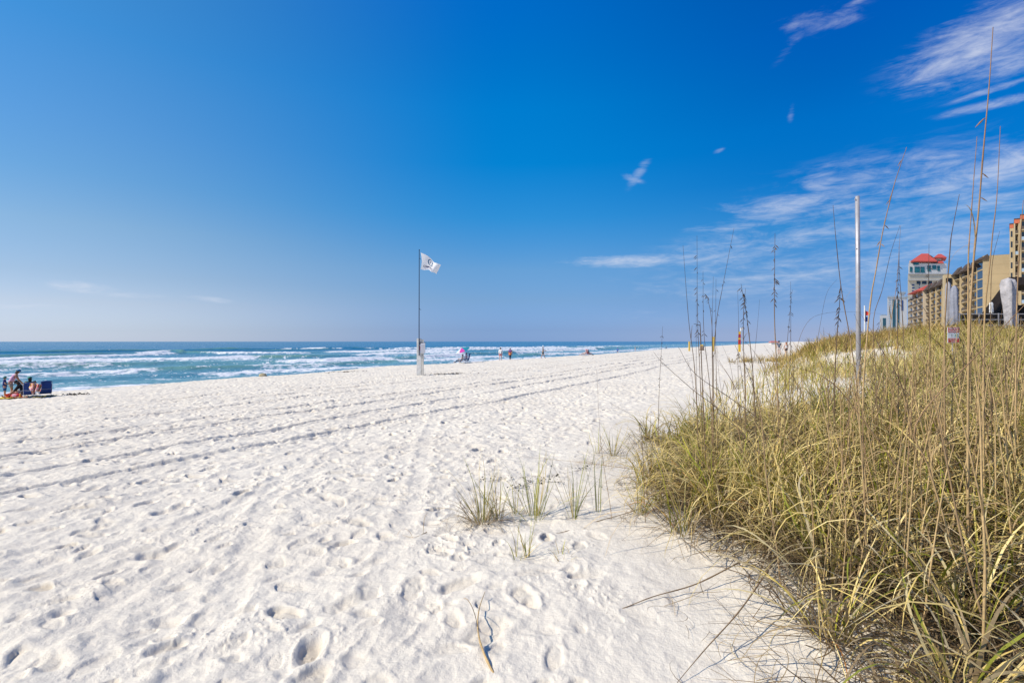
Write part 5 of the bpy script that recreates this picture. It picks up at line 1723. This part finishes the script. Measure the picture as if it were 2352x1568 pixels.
    if bottom:
        c_, nm = bottom
        mb_ = mat(nm, c_, 0.9, 0.08, 10)
        N = dict(waist=(tuple(lerp_('pelvis', 'waist', .6)), (.082 * h, .064 * h)), pelvis=(tuple(J['pelvis']), (.088 * h, .070 * h)))
        E2 = [('waist', 'pelvis')]
        for S_ in 'LR':
            N['hip' + S_] = (tuple(J['hip' + S_]), .066 * h); E2.append(('pelvis', 'hip' + S_))
            if blen == 'short':
                N['lg' + S_] = (tuple(lerp_('hip' + S_, 'kn' + S_, .80)), .055 * h); E2.append(('hip' + S_, 'lg' + S_))
            else:
                N['kn' + S_] = (tuple(J['kn' + S_]), .042 * h); N['an' + S_] = (tuple(lerp_('kn' + S_, 'an' + S_, .92)), .030 * h)
                E2 += [('hip' + S_, 'kn' + S_), ('kn' + S_, 'an' + S_)]
        skin_mesh('shorts' if blen == 'short' else 'trousers', N, E2, mb_, 'pelvis', body)
    ax = (J['crown'] - J['neck']).normalized()
    hc = J['head'] + ax * .018 * h
    Mh = Matrix.Translation(hc) @ Vector((0, 0, 1)).rotation_difference(ax).to_matrix().to_4x4()
    mb = MB(); mb.ellipsoid((-.010 * h, 0, .004 * h), (.056 * h, .052 * h, .060 * h), 12, 8, Mh)
    if hairlen: mb.ellipsoid((-.028 * h, 0, -.05 * h), (.036 * h, .046 * h, hairlen * h), 10, 7, Mh)
    mb.build('hair', mat('hair_%d' % int(hair[0] * 999), hair, 0.6, 0.2, 30), body, True)
    if hat:
        c_, nm = hat
        mh = mat(nm, c_, 0.85, 0.08, 10)
        mb = MB()
        if hat_style == 'cap':
            mb.lathe([(.061 * h, .006 * h), (.060 * h, .030 * h), (.046 * h, .058 * h), (.020 * h, .072 * h), (.001, .075 * h)], n=14, M=Mh)
            Mb = Mh @ Matrix.Translation(Vector((.070 * h, 0, .008 * h)))
            mb.ellipsoid((0, 0, 0), (.045 * h, .042 * h, .006 * h), 10, 4, Mb)
        else:
            mb.lathe([(.060 * h, .0), (.058 * h, .035 * h), (.046 * h, .064 * h), (.018 * h, .076 * h), (.001, .078 * h)], n=14, M=Mh)
            mb.lathe([(.056 * h, .006 * h), (.115 * h, -.012 * h), (.118 * h, -.016 * h), (.056 * h, -.002 * h)], n=18, M=Mh)
        mb.build('hat', mh, body, True)
    for nm, N, E2, m_, rk_ in (extra or []):
        skin_mesh(nm, {k: (tuple(Vector(p_) * h), r_ * h if not isinstance(r_, tuple) else tuple(x * h for x in r_)) for k, (p_, r_) in N.items()}, E2, m_, rk_, body)
    return body


def seated(recline=.35, seat=.17, fwd=None):
    """low beach chair posture: hips at seat height, legs stretched forward"""
    sx, cx_ = math.sin(recline), math.cos(recline)
    hip = seat

    def tr(z_, y=0, dx=0):
        L_ = z_ - .535
        return (-sx * L_ + dx * cx_, y, hip + cx_ * L_ + dx * sx)
    return dict(pelvis=tr(.535), waist=tr(.60), chest=tr(.72), neck=tr(.835, 0, .01), head=tr(.895, 0, .03), crown=tr(.955, 0, .035), shL=tr(.80, .105), shR=tr(.80, -.105),
                elL=(.02, .15, hip + .15), wrL=(.15, .14, hip + .13), elR=(.02, -.15, hip + .15), wrR=(.15, -.14, hip + .13),
                hipL=(.03, .052, hip - .01), hipR=(.03, -.052, hip - .01), knL=(.26, .06, hip + .03), knR=(.26, -.06, hip + .01), anL=(.47, .06, .045), anR=(.49, -.06, .04),
                toL=(.50, .065, .12), toR=(.52, -.065, .115))


def beach_chair(loc, rz, label, m, sc=1.0, recline=.35, fr_m=None, group='beach chairs'):
    """low folding chair, faces +X"""
    root = empty('beach_chair', loc, rz); tag(root, label, 'beach chair', group)
    fm = fr_m or mat('white_tube', (0.72, 0.72, 0.72), 0.4, 0.05)
    sx, cx_ = math.sin(recline), math.cos(recline)
    s_ = sc
    zb = .24 * s_
    top = Vector((-.06 - sx * .72, 0, zb + cx_ * .72) ) * 1
    top = Vector((-.06 * s_ - sx * .72 * s_, 0, zb + cx_ * .72 * s_))
    b0 = Vector((-.06 * s_, 0, zb))
    # curved sling back with a rolled headrest
    mb = MB(); n = 8; vs = []
    nrm = Vector((-cx_, 0, -sx))
    for i in range(n + 1):
        q_ = i / n; p_ = b0.lerp(top, q_) + nrm * (.035 * math.sin(q_ * PI)) * s_
        wd = (.265 - .03 * (q_ > .85)) * s_
        for y in (-wd, wd):
            for dt in (0, .02 * s_): vs.append((p_.x + nrm.x * dt, y, p_.z + nrm.z * dt))
    fs = []
    for i in range(n):
        a = i * 4; b = a + 4
        fs += [(a, a + 2, b + 2, b), (a + 1, b + 1, b + 3, a + 3), (a, b, b + 1, a + 1), (a + 2, a + 3, b + 3, b + 2)]
    mb.add(vs, fs + [(0, 1, 3, 2), (n * 4, n * 4 + 2, n * 4 + 3, n * 4 + 1)]); mb.build('backrest', m, root)
    mb = MB(); mb.tube([top + Vector((-.02, -.24 * s_, .0)), top + Vector((-.03, 0, .02)), top + Vector((-.02, .24 * s_, 0))], [.045 * s_, .055 * s_, .045 * s_], 10); mb.build('headrest', m, root, True)
    mb = MB(); vs = []
    for i in range(6):
        q_ = i / 5; x = -.06 * s_ + .48 * s_ * q_; z = zb - .04 * s_ * math.sin(q_ * PI) + .03 * s_ * q_
        for y in (-.25 * s_, .25 * s_):
            for dt in (0, -.02): vs.append((x, y, z + dt))
    fs = []
    for i in range(5):
        a = i * 4; b = a + 4
        fs += [(a, a + 2, b + 2, b), (a + 1, b + 1, b + 3, a + 3), (a, b, b + 1, a + 1), (a + 2, a + 3, b + 3, b + 2)]
    mb.add(vs, fs + [(0, 1, 3, 2), (20, 22, 23, 21)]); mb.build('seat', m, root)
    for y in (-1, 1):
        mb = MB(); yy = y * .275 * s_
        mb.tube([Vector((b0.x, yy, b0.z)), Vector((top.x, yy, top.z))], .012 * s_, 6)
        mb.tube([Vector((-.1 * s_, yy, zb)), Vector((.44 * s_, yy, zb + .02))], .012 * s_, 6)
        mb.build('side_frame', fm, root)
        mb = MB(); mb.tube([Vector((b0.x - sx * .3 * s_, yy * 1.04, b0.z + cx_ * .3 * s_)), Vector((.08 * s_, yy * 1.1, zb + .27 * s_)), Vector((.30 * s_, yy * 1.1, zb + .24 * s_))], [.012 * s_, .02 * s_, .018 * s_], 6)
        mb.build('armrest', fm, root)
        mb = MB(); mb.tube([Vector((.30 * s_, yy * 1.06, zb + .24 * s_)), Vector((.36 * s_, yy, 0))], .012 * s_, 6); mb.build('leg', fm, root)
        mb = MB(); mb.tube([Vector((.02 * s_, yy * .95, zb)), Vector((-.22 * s_, yy * .95, 0))], .012 * s_, 6); mb.build('leg', fm, root)
    mb = MB(); mb.tube([Vector((-.22 * s_, -.27 * s_, .01)), Vector((-.22 * s_, .27 * s_, .01))], .012 * s_, 6); mb.build('crossbar', fm, root)
    q_ = b0.lerp(top, .40) + nrm * .05 * s_; q2 = b0.lerp(top, .72) + nrm * .04 * s_
    mb = MB(); mb.tube([(q2.x, -.27 * s_, q2.z), (q_.x, -.24 * s_, q_.z), (q_.x - .01, 0, q_.z - .02), (q_.x, .24 * s_, q_.z), (q2.x, .27 * s_, q2.z)], .013 * s_, 6); mb.build('back_brace', fm, root)
    return root


M_bluefab = mat('navy_chair_fabric', (0.012, 0.045, 0.20), 0.8, 0.15, 6)
M_blue2 = mat('blue_chair_fabric', (0.02, 0.10, 0.33), 0.8, 0.15, 6)
TOSEA = math.atan2(NY, NX)


def at_px(px, D, off=0.0):
    x = (px - 512) / F * D
    return Vector((x, D, G(x, D) + off))


# the family at the left edge, on the berm crest
g0_ = ray_ground(15, 398.3)
DL = g0_.y
k_ = F / DL


def lp(px, dD=0.0):
    D = DL + dD
    return at_px(px, D, 0.0)


person(lp(4.6, .25), R(40), 22.8 / k_ * 1.0, 'child in navy shirt, blue shorts and green cap standing at the far left', 'fair',
       dict(elL=(.04, .13, .65), wrL=(.17, .05, .665), elR=(.04, -.13, .64), wrR=(.17, -.03, .65)), ((0.02, 0.035, 0.17), 'navy_shirt'), 'short', ((0.02, 0.10, 0.28), 'blue_shorts'), 'short',
       ((0.05, 0.24, 0.20), 'teal_cap'))
person(lp(11.5, .9), R(48), 30.5 / k_, 'woman in a pink sleeveless top, grey shorts and blue cap bending down beside the child', 'tan',
       dict(pelvis=(-.03, 0, .52), waist=(.00, 0, .585), chest=(.07, 0, .70), neck=(.13, 0, .805), head=(.165, 0, .865), crown=(.185, 0, .925), shL=(.105, .105, .775), shR=(.105, -.105, .775),
            elL=(.15, .13, .62), wrL=(.24, .10, .50), elR=(.16, -.13, .62), wrR=(.25, -.10, .50), hipL=(-.03, .052, .50), hipR=(-.03, -.052, .50)),
       ((0.62, 0.36, 0.52), 'pink_top'), None, ((0.30, 0.27, 0.25), 'grey_shorts'), 'short', ((0.02, 0.16, 0.30), 'blue_cap'), hairlen=.06)
sp = seated(-.40, .155)
sp.update(dict(elL=(.17, .14, .30), wrL=(.24, .09, .20), elR=(.17, -.14, .30), wrR=(.26, -.08, .22), knL=(.22, .07, .27), anL=(.38, .06, .05), toL=(.46, .065, .03), knR=(.30, -.06, .17), anR=(.50, -.06, .045), toR=(.53, -.065, .11)))
person(lp(24.4, .3), R(216), 1.62, 'person in black clothes and a wide black hat leaning forward in a low chair', 'tan', sp, ((0.012, 0.012, 0.016), 'black_shirt'), 'long', ((0.42, 0.30, 0.22), 'beige_shorts'), 'short',
       ((0.012, 0.012, 0.016), 'black_hat'), 'brim', hairlen=.05)
beach_chair(lp(25.4, .3), R(216), 'low white framed chair under the person in the black hat', M_whitewall, .75, .3)
person(lp(29.8, .75), R(140), 1.60, 'person with dark hair and a green cap seated behind the nearer navy chair', 'fair', seated(.12, .22), ((0.03, 0.12, 0.12), 'green_shirt'), 'short', ((0.25, 0.2, 0.2), 'brown_shorts'), 'short',
       ((0.06, 0.30, 0.22), 'green_cap'), hair=(0.02, 0.012, 0.008), hairlen=.07)
beach_chair(lp(29.6, -.05), R(128), 'navy beach chair seen from behind with a bright towel hung on its right side', M_bluefab, .80, .30)
beach_chair(lp(45.4, .2), R(142), 'empty navy beach chair, rightmost of the family group', M_bluefab, .84, .24, mat('steel_tube', (0.35, 0.35, 0.4), 0.4))

# towel over the chairs: a draped striped cloth
def cloth(name, grid, m, label, cat, parent_loc):
    nu_, nv_ = len(grid), len(grid[0])
    vs = [tuple(Vector(p_) - parent_loc) for row in grid for p_ in row]
    fs = [(i * nv_ + j, (i + 1) * nv_ + j, (i + 1) * nv_ + j + 1, i * nv_ + j + 1) for i in range(nu_ - 1) for j in range(nv_ - 1)]
    me = bpy.data.meshes.new(name); me.from_pydata(vs, [], fs)
    me.polygons.foreach_set('use_smooth', [True] * len(fs)); me.materials.append(m)
    o = bpy.data.objects.new(name, me); COL.objects.link(o); o.location = parent_loc
    so = o.modifiers.new('thickness', 'SOLIDIFY'); so.thickness = .012
    tag(o, label, cat)
    return o


def stripe_mat(name, cols, scale=5.0, rot=0.6, contrast=None):
    m = bpy.data.materials.new(name); m.use_nodes = True
    t = NT(m.node_tree)
    out = t.n('ShaderNodeOutputMaterial'); p = t.n('ShaderNodeBsdfPrincipled')
    g = t.n('ShaderNodeTexCoord'); mp = t.n('ShaderNodeMapping'); mp.inputs['Rotation'].default_value = (0, rot, rot); t.l(g.outputs['Object'], mp.inputs[0])
    f = t.noise(mp.outputs[0], scale, 1, 0.4, 0.4)
    cr = t.n('ShaderNodeValToRGB'); cr.color_ramp.interpolation = 'CONSTANT'
    while len(cr.color_ramp.elements) < len(cols): cr.color_ramp.elements.new(.5)
    for i, (e, c_) in enumerate(zip(cr.color_ramp.elements, cols)):
        e.position = .30 + .42 * i / len(cols) if i else 0; e.color = (*c_, 1)
    t.l(f, cr.inputs[0]); t.l(cr.outputs[0], p.inputs['Base Color']); p.inputs['Roughness'].default_value = .95
    t.l(p.outputs[0], out.inputs['Surface'])
    return m


rt = random.Random(3)
grid = []
for i in range(15):
    q_ = i / 14
    px_ = 29.6 + 11.8 * q_
    row = []
    for j in range(9):
        v = j / 8
        yt = 382.6 + .9 * q_ + 1.2 * abs(q_ - .4); yb = [388, 389.5, 391, 393.5, 394.5, 395, 393, 391.5, 391, 391.3, 391.6, 392, 391.6, 391.2, 391][i]
        p_ = P(px_ + .5 * math.sin(v * 5), yt + (yb - yt) * v, DL - .42 + .10 * math.sin(q_ * 15 + v * 2) - .12 * v)
        row.append(p_)
    grid.append(row)
tw = cloth('towel', grid, stripe_mat('pink_yellow_towel', [(.62, .16, .22), (.66, .44, .10), (.60, .42, .50), (.55, .05, .04), (.62, .50, .35)], 4.0), 'pink, yellow and red patterned towel hung between the two navy chairs', 'towel', Vector(P(35, 387, DL - .42)))

# blankets on the sand
def ground_sheet(px0, px1, d0, d1, m, label, name='beach_blanket', lift=.03, skew=0.0):
    grid = []
    for i in range(13):
        row = []
        for j in range(7):
            D = DL + d0 + (d1 - d0) * j / 6
            x = (px0 + (px1 - px0) * i / 12 - 512) / F * DL + skew * j
            row.append(Vector((x, D, G(x, D) + lift + .014 * math.sin(i * 2.1 + j) + .03)))
        grid.append(row)
    return cloth(name, grid, m, label, 'blanket', Vector(grid[6][3]))


ground_sheet(-7, 18.5, -.45, .75, stripe_mat('yellow_blanket_cloth', [(.66, .50, .04), (.70, .58, .10), (.60, .36, .04)], 2.0), 'bright yellow blanket spread on the sand under the child and red bucket')
ground_sheet(36.5, 50.0, -.25, .5, stripe_mat('olive_yellow_cloth', [(.50, .46, .05), (.12, .10, .03), (.55, .45, .10)], 6.0), 'yellow and dark towel lying beneath the empty navy chair', 'beach_towel')
ground_sheet(19.5, 33.5, -.35, .25, stripe_mat('bright_towel_cloth', [(.05, .22, .12), (.62, .33, .06), (.50, .05, .08), (.60, .52, .30), (.02, .06, .18)], 7.0), 'green, orange and red patterned towel under the nearer navy chair', 'beach_towel', .05)
b_ = lp(7.9, -.15); b_.z += .05
root = empty('bucket', b_); tag(root, 'small red bucket standing on the yellow blanket', 'bucket')
mb = MB(); mb.lathe([(.001, .005), (.085, .0), (.115, .20), (.122, .205), (.112, .20), (.08, .01)], n=16); mb.build('pail', mat('red_plastic', (0.62, 0.02, 0.015), 0.4, 0.05), root, True)
mb = MB(); mb.tube([(-.115, 0, .19), (-.11, -.06, .11), (0, -.10, .07), (.11, -.06, .11), (.115, 0, .19)], .006, 6); mb.build('handle', M_white, root)
b_ = lp(20.2, -.2); b_.z += .07
root = empty('sunscreen_bottle', b_); tag(root, 'small orange bottle standing between the low chairs', 'bottle')
mb = MB(); mb.lathe([(.001, 0), (.035, .0), (.04, .03), (.04, .16), (.02, .18)], n=12, sy=.6); mb.build('bottle_body', mat('orange_plastic', (0.68, 0.26, 0.02), 0.4, 0.05), root, True)
mb = MB(); mb.lathe([(.018, .18), (.018, .21), (.001, .212)], n=10); mb.build('cap', M_white, root)
b_ = lp(16.3, -.1); b_.z += .05
root = empty('beach_bag', b_); tag(root, 'red and pink folded beach bag lying behind the red bucket', 'bag')
mb = MB(); mb.ellipsoid((0, 0, .09), (.26, .16, .12), 14, 8); mb.build('bag_body', stripe_mat('red_pink_bag_cloth', [(.55, .04, .05), (.60, .30, .35), (.45, .03, .05)], 4), root, True)
mb = MB(); mb.tube([(-.12, 0, .19), (-.06, 0, .27), (.06, 0, .27), (.12, 0, .19)], .012, 6); mb.build('handle', M_red, root)
for k, (px_, lab) in enumerate(((50.6, 'black sandal lying beside the empty navy chair'), (52.8, 'black sandal furthest right of the family group'))):
    b_ = lp(px_, -.1); b_.z += .045
    root = empty('sandal', b_, .5 + k); tag(root, lab, 'sandal', 'sandals')
    mb = MB(); mb.ellipsoid((0, 0, .012), (.14, .05, .014), 12, 5); mb.build('sole', M_dark, root, True)
    mb = MB(); mb.tube([(-.02, -.045, .02), (.05, 0, .06), (-.02, .045, .02)], .009, 6); mb.build('strap', M_dark, root)


def weed(px, py, w_, h_, n, m, label, name='strand_clump', ray=True):
    c_ = ray_ground(px, py)
    root_loc = c_
    mb = MB(); r_ = random.Random(int(px * 7))
    for i in range(n):
        x = r_.gauss(0, w_ / 2.6); y = r_.gauss(0, w_ / 5); z = G(c_.x + x, c_.y + y) - c_.z + .02
        a_ = r_.uniform(0, 6.3); L_ = r_.uniform(.05, .22)
        mb.tube([(x, y, z), (x + math.cos(a_) * L_ * .5, y + math.sin(a_) * L_ * .5, z + r_.uniform(.2, 1) * h_), (x + math.cos(a_) * L_, y + math.sin(a_) * L_, z + r_.uniform(0, .3) * h_)], [.012, .02, .006], 5)
    o = mb.build(name, m); o.location = root_loc
    tag(o, label, 'seaweed')
    return o


M_weed = mat('dark_seaweed', (0.035, 0.028, 0.018), 0.9, 0.4, 10)
weed(74.5, 395.2, .75, .10, 34, M_weed, 'dark clump of seaweed on the sand right of the family')
weed(448, 374.4, 1.7, .10, 60, mat('brown_seaweed_and_shadow', (0.10, 0.07, 0.045), 0.9, 0.4, 10), 'brown strip in place of the flag post shadow, right of the post')  # brown strands laid along the flag post's cast shadow to paint it
weed(342, 372.3, 2.2, .08, 60, mat('brown_seaweed_and_shadow', (0.10, 0.07, 0.045), 0.9, 0.4, 10), 'broken brown beach wrack on the crest left of the flag post')
c_ = ray_ground(262.8, 376.6)
mb = MB(); mb.ellipsoid((0, 0, .12), (.32, .22, .2), 12, 8); o = mb.build('foam_lump', mat('tan_lump', (0.45, 0.38, 0.24), 0.9, 0.3, 5, bump=.03, bump_scale=9), None, True); o.location = c_
tag(o, 'small tan rounded lump on the edge of the sand before the surf', 'lump of sand')

# couple under the tilted umbrella
cU = ray_ground(461.5, 362.0); DU = cU.y


def up(px, dD=0.0): return at_px(px, DU + dD)


beach_chair(up(462.6, 0), R(188), 'blue beach chair of the person in dark clothes under the tilted umbrella', M_blue2, 1.1, .35)
person(up(461.4, 0), R(188), 1.72, 'person in dark blue stretched out in a beach chair under the tilted umbrella', 'fair', seated(.28, .17), ((0.02, 0.06, 0.16), 'dark_blue_shirt'), 'short', ((0.015, 0.03, 0.08), 'dark_blue_trousers'), 'long')
beach_chair(up(467.2, .9), R(200), 'second blue beach chair just behind the person under the tilted umbrella', M_blue2, 1.1, .30)
person(up(466.4, .9), R(200), 1.74, 'person in pale lilac sitting upright beside the one in dark blue', 'fair', seated(.10, .26), ((0.42, 0.38, 0.55), 'lilac_shirt'), 'short', ((0.30, 0.28, 0.4), 'lilac_shorts'), 'short', ((0.15, 0.3, 0.45), 'light_blue_cap'))
base = up(465.8, 1.0)
root = empty('beach_umbrella', base); tag(root, 'tilted beach umbrella with pink, white and blue panels over the seated couple', 'umbrella')
top = P(461.8, 347.6, DU + .6) - base
axis = Vector((-.30, -.35, 1)).normalized()
axis = (Vector((.05, -.5, .80))).normalized()
Rm = Vector((0, 0, 1)).rotation_difference(Vector((-.34, -.22, .90)).normalized()).to_matrix().to_4x4()
Mu = Matrix.Translation(P(461.6, 349.2, DU + .6) - base + Vector((0, 0, .15))) @ Rm
cols = [((0.70, 0.06, 0.42), 'pink_panel'), ((0.72, 0.74, 0.72), 'white_panel'), ((0.10, 0.42, 0.62), 'light_blue_panel'), ((0.02, 0.14, 0.42), 'blue_panel'), ((0.02, 0.30, 0.38), 'teal_panel'), ((0.62, 0.70, 0.62), 'pale_green_panel'), ((0.03, 0.22, 0.55), 'bright_blue_panel'), ((0.02, 0.30, 0.42), 'turquoise_panel')]
order = [0, 7, 4, 3, 6, 5, 2, 1]
for g_ in range(8):
    a0 = R(-112 + 45 * g_); a1 = a0 + R(45)
    vs = []
    nr, na = 6, 6
    for i in range(nr + 1):
        r_ = .92 * i / nr
        for j in range(na + 1):
            a = a0 + (a1 - a0) * j / na
            sg = 1 - .06 * math.sin(PI * j / na) * (i / nr)
            vs.append(tuple(Mu @ Vector((r_ * sg * math.cos(a), r_ * sg * math.sin(a), -.36 * (r_ ** 2.0) - .02 * math.sin(PI * j / na) * i / nr))))
    fs = [(i * (na + 1) + j, (i + 1) * (na + 1) + j, (i + 1) * (na + 1) + j + 1, i * (na + 1) + j + 1) for i in range(nr) for j in range(na)]
    mb = MB(); mb.add(vs, fs)
    c_, nm = cols[order[g_]]
    mb.build('canopy_panel', mat(nm, c_, 0.8, 0.05, trans=.35), root, True)
mb = MB(); mb.tube([(0, 0, -.2), tuple(Mu @ Vector((0, 0, 0)))], .018, 6); mb.tube([tuple(Mu @ Vector((0, 0, 0))), tuple(Mu @ Vector((0, 0, .12)))], .012, 6); mb.build('pole', M_white, root)

# walkers
AWAY = math.atan2(DY, DX)
wb = ray_ground(500.5, 359.6); Dw = wb.y
person(wb, AWAY + .3, 13.2 / F * Dw, 'walker in a loose white shirt, pink shorts and dark cap going away along the crest', 'fair',
       dict(knR=(.05, -.06, .275), anR=(.02, -.075, .045), toR=(.10, -.09, .018), knL=(-.02, .06, .275), anL=(-.10, .065, .055), toL=(-.02, .07, .02)),
       ((0.70, 0.70, 0.70), 'white_shirt'), 'long', ((0.60, 0.20, 0.20), 'pink_shorts'), 'short', ((0.02, 0.02, 0.025), 'black_cap'))
wb = ray_ground(510.2, 359.4); Dw = wb.y
person(wb, AWAY + .1, 12.2 / F * Dw, 'walker in a purple top with an orange wrap at the waist and dark leggings', 'tan', dict(anL=(-.03, .03, .05), anR=(.02, -.03, .045), knL=(0, .04, .28), knR=(.03, -.035, .28), elL=(-.01, .16, .65), elR=(-.01, -.16, .65), wrL=(0, .165, .50), wrR=(0, -.165, .50)),
       ((0.10, 0.03, 0.20), 'purple_shirt'), 'short', ((0.012, 0.02, 0.06), 'navy_leggings'), 'long', hairlen=.03,
       extra=[('waist_wrap', dict(a=((0, 0, .62), (.105, .09)), b=((0, 0, .53), (.115, .10)), c=((0, 0, .43), (.085, .085))), [('a', 'b'), ('b', 'c')], mat('orange_cloth', (0.65, 0.20, 0.07), 0.9, 0.1), 'b')])
wb = ray_ground(542.9, 358.1); Dw = wb.y
person(wb, R(-5), 13.1 / F * Dw, 'walker in a grey shirt, dark shorts and white sun hat striding to the right', 'tan',
       dict(knL=(.07, .05, .29), anL=(.16, .05, .05), toL=(.25, .055, .025), knR=(-.04, -.05, .28), anR=(-.15, -.05, .07), toR=(-.07, -.055, .02), elL=(.02, .13, .64), wrL=(.16, .10, .60), elR=(.03, -.13, .64), wrR=(.18, -.08, .58)),
       ((0.22, 0.27, 0.32), 'grey_shirt'), 'short', ((0.07, 0.10, 0.11), 'dark_shorts'), 'short', ((0.62, 0.68, 0.74), 'white_hat'), 'brim')
# pair sitting low further along
wb = ray_ground(584.5, 355.6); Dw = wb.y
beach_chair(wb + Vector((.1, 0, 0)), R(175), 'low reclined chair of the far sunbather with a white hat', M_redroof, 1.1, .5)
person(wb, R(175), 1.7, 'sunbather in a white hat reclining low on the sand, left of the far pair', 'fair', seated(.5, .15), ((0.62, 0.5, 0.5), 'pale_pink_top'), 'short', ((0.45, 0.35, 0.3), 'tan_shorts'), 'short', ((0.65, 0.66, 0.68), 'pale_hat'), 'brim')
wb2 = at_px(588.8, Dw + .3)
beach_chair(wb2 + Vector((-.1, 0, 0)), R(20), 'pink low chair of the far sunbather in the dark cap', mat('pink_fabric', (0.55, 0.12, 0.16), .8), 1.1, .4)
person(wb2, R(20), 1.7, 'sunbather in a dark cap sitting low with knees up, right of the far pair', 'tan', seated(.3, .17), ((0.05, 0.07, 0.12), 'dark_top'), 'short', ((0.35, 0.12, 0.12), 'red_shorts'), 'short', ((0.02, 0.03, 0.05), 'navy_cap'))


def far_person(px, ytop, ybot, D, rz, label, **kw):
    p_ = P(px, ybot, D)
    return person(p_, rz, (ybot - ytop) / F * D, label, **kw)


far_person(617.6, 347.4, 353.4, 148, AWAY, 'distant wader in bright blue at the water edge', skin='tan', shirt=((0.03, 0.12, 0.42), 'bright_blue_shirt'), sleeves='long', bottom=((0.03, 0.10, 0.35), 'bright_blue_shorts'), blen='short')
far_person(635.2, 346.6, 351.5, 180, AWAY + 2, 'distant walker with pale shirt and dark shorts at the water edge', skin='fair', shirt=((0.55, 0.45, 0.42), 'pale_shirt'), sleeves='short', bottom=((0.10, 0.02, 0.03), 'maroon_shorts'), blen='short')
far_person(666.3, 345.8, 349.6, 230, AWAY, 'most distant tiny bather in light blue in the surf', skin='tan', shirt=((0.10, 0.22, 0.34), 'light_blue_shirt'), sleeves='short', bottom=((0.05, 0.15, 0.3), 'sea_blue_shorts'), blen='short')
p_ = at_px(779, 66)
person(p_, AWAY, P(779, 340.4, 66).z - p_.z, 'man in a grey shirt and dark cap walking away beyond the seeded stalk', 'tan', None, ((0.09, 0.11, 0.15), 'charcoal_shirt'), 'short', ((0.50, 0.46, 0.42), 'khaki_shorts'), 'short', ((0.02, 0.02, 0.03), 'dark_cap'))
p_ = at_px(786.2, 64)
person(p_, AWAY + .5, P(786, 341.6, 64).z - p_.z, 'red haired person in a white top behind the golden grass', 'fair', None, ((0.66, 0.66, 0.68), 'white_top'), None, ((0.06, 0.05, 0.06), 'black_shorts'), 'short', None, hair=(0.30, 0.10, 0.04), hairlen=.05)

# posts, bin and hut far along the beach
def beach_post(px, ytop, ybot, D, wpx, bands, label, m0):
    b_ = at_px(px, D)
    root = empty('beach_post', b_); tag(root, label, 'post', None)
    H_ = P(px, ytop, D).z - b_.z; w_ = wpx / F * D
    mb = MB(); mb.box((0, 0, H_ / 2 - .3), (w_, w_ * .8, H_ + .6)); mb.build('post_shaft', m0, root)
    mb = MB(); mb.box((0, 0, H_ + w_ * .15), (w_ * 1.12, w_ * .92, w_ * .3)); mb.build('cap', m0, root)
    for a, b, m_ in bands:
        za = P(px, a, D).z - b_.z; zb_ = P(px, b, D).z - b_.z
        mb = MB(); mb.box((0, 0, (za + zb_) / 2), (w_ * 1.04, w_ * .84, za - zb_)); mb.build('band', m_, root)
    return root


M_yel = mat('yellow_paint', (0.68, 0.47, 0.10), 0.6, 0.08)
M_yel2 = mat('bright_yellow_paint', (0.72, 0.45, 0.03), 0.6, 0.08)
M_rp = mat('dark_red_paint', (0.42, 0.03, 0.03), 0.6, 0.08)
beach_post(689.3, 341.8, 350, 112, 1.5, [], 'short yellow post furthest left among the skyline stalks', M_yel)
beach_post(713.2, 337.4, 350.6, 104, 2.1, [], 'plain yellow post, the middle one of three among the stalks', M_yel)
beach_post(739.6, 332.0, 351, 92, 1.7, [(334, 337.8, M_rp), (339.4, 344.2, M_rp)], 'yellow post with dark red bands among the skyline stalks', M_yel2)
b_ = at_px(701.8, 118)
root = empty('litter_bin', b_); tag(root, 'distant brown litter barrel with a yellow lid between the yellow posts', 'bin')
mb = MB(); mb.lathe([(.001, 0), (.55, .0), (.48, .5), (.42, 1.0), (.36, 1.05)], n=14); mb.build('barrel', mat('brown_barrel', (0.28, 0.20, 0.15), 0.7), root, True)
mb = MB(); mb.lathe([(.42, 1.05), (.44, 1.25), (.2, 1.35), (.001, 1.36)], n=14); mb.build('lid', M_yel, root, True)
b_ = at_px(742.6, 100)
root = empty('flagpole', b_); tag(root, 'short thin pole with a tiny white flag beside the red banded post', 'flagpole')
H_ = P(742, 327.0, 100).z - b_.z
mb = MB(); mb.tube([(0, 0, -.2), (0, 0, H_)], .04, 6); mb.build('pole', M_galv, root)
mb = MB(); vs = []
for i in range(6):
    q_ = i / 5
    for z_ in (H_ - .05, H_ - .65): vs.append((-.04 - .38 * q_, .06 * math.sin(q_ * 7), z_ - .12 * q_))
mb.add(vs, [(2 * i, 2 * i + 2, 2 * i + 3, 2 * i + 1) for i in range(5)]); mb.build('flag', M_white, root)
b_ = at_px(773.5, 300)
root = empty('beach_hut', b_); tag(root, 'tiny distant hut with a faded red roof on the horizon sand', 'hut')
mb = MB(); mb.box((0, 0, .5), (4.0, 3, 1.6)); mb.build('wall', M_whitewall, root)
mb = MB(); mb.add([(-2.4, -1.8, 1.3), (2.4, -1.8, 1.3), (2.4, 1.8, 1.3), (-2.4, 1.8, 1.3), (-1.6, 0, 2.2), (1.6, 0, 2.2)], [(0, 1, 5, 4), (1, 2, 5), (2, 3, 4, 5), (3, 0, 4), (3, 2, 1, 0)]); mb.build('roof', mat('faded_red_roof', (0.45, 0.16, 0.15), .8), root)
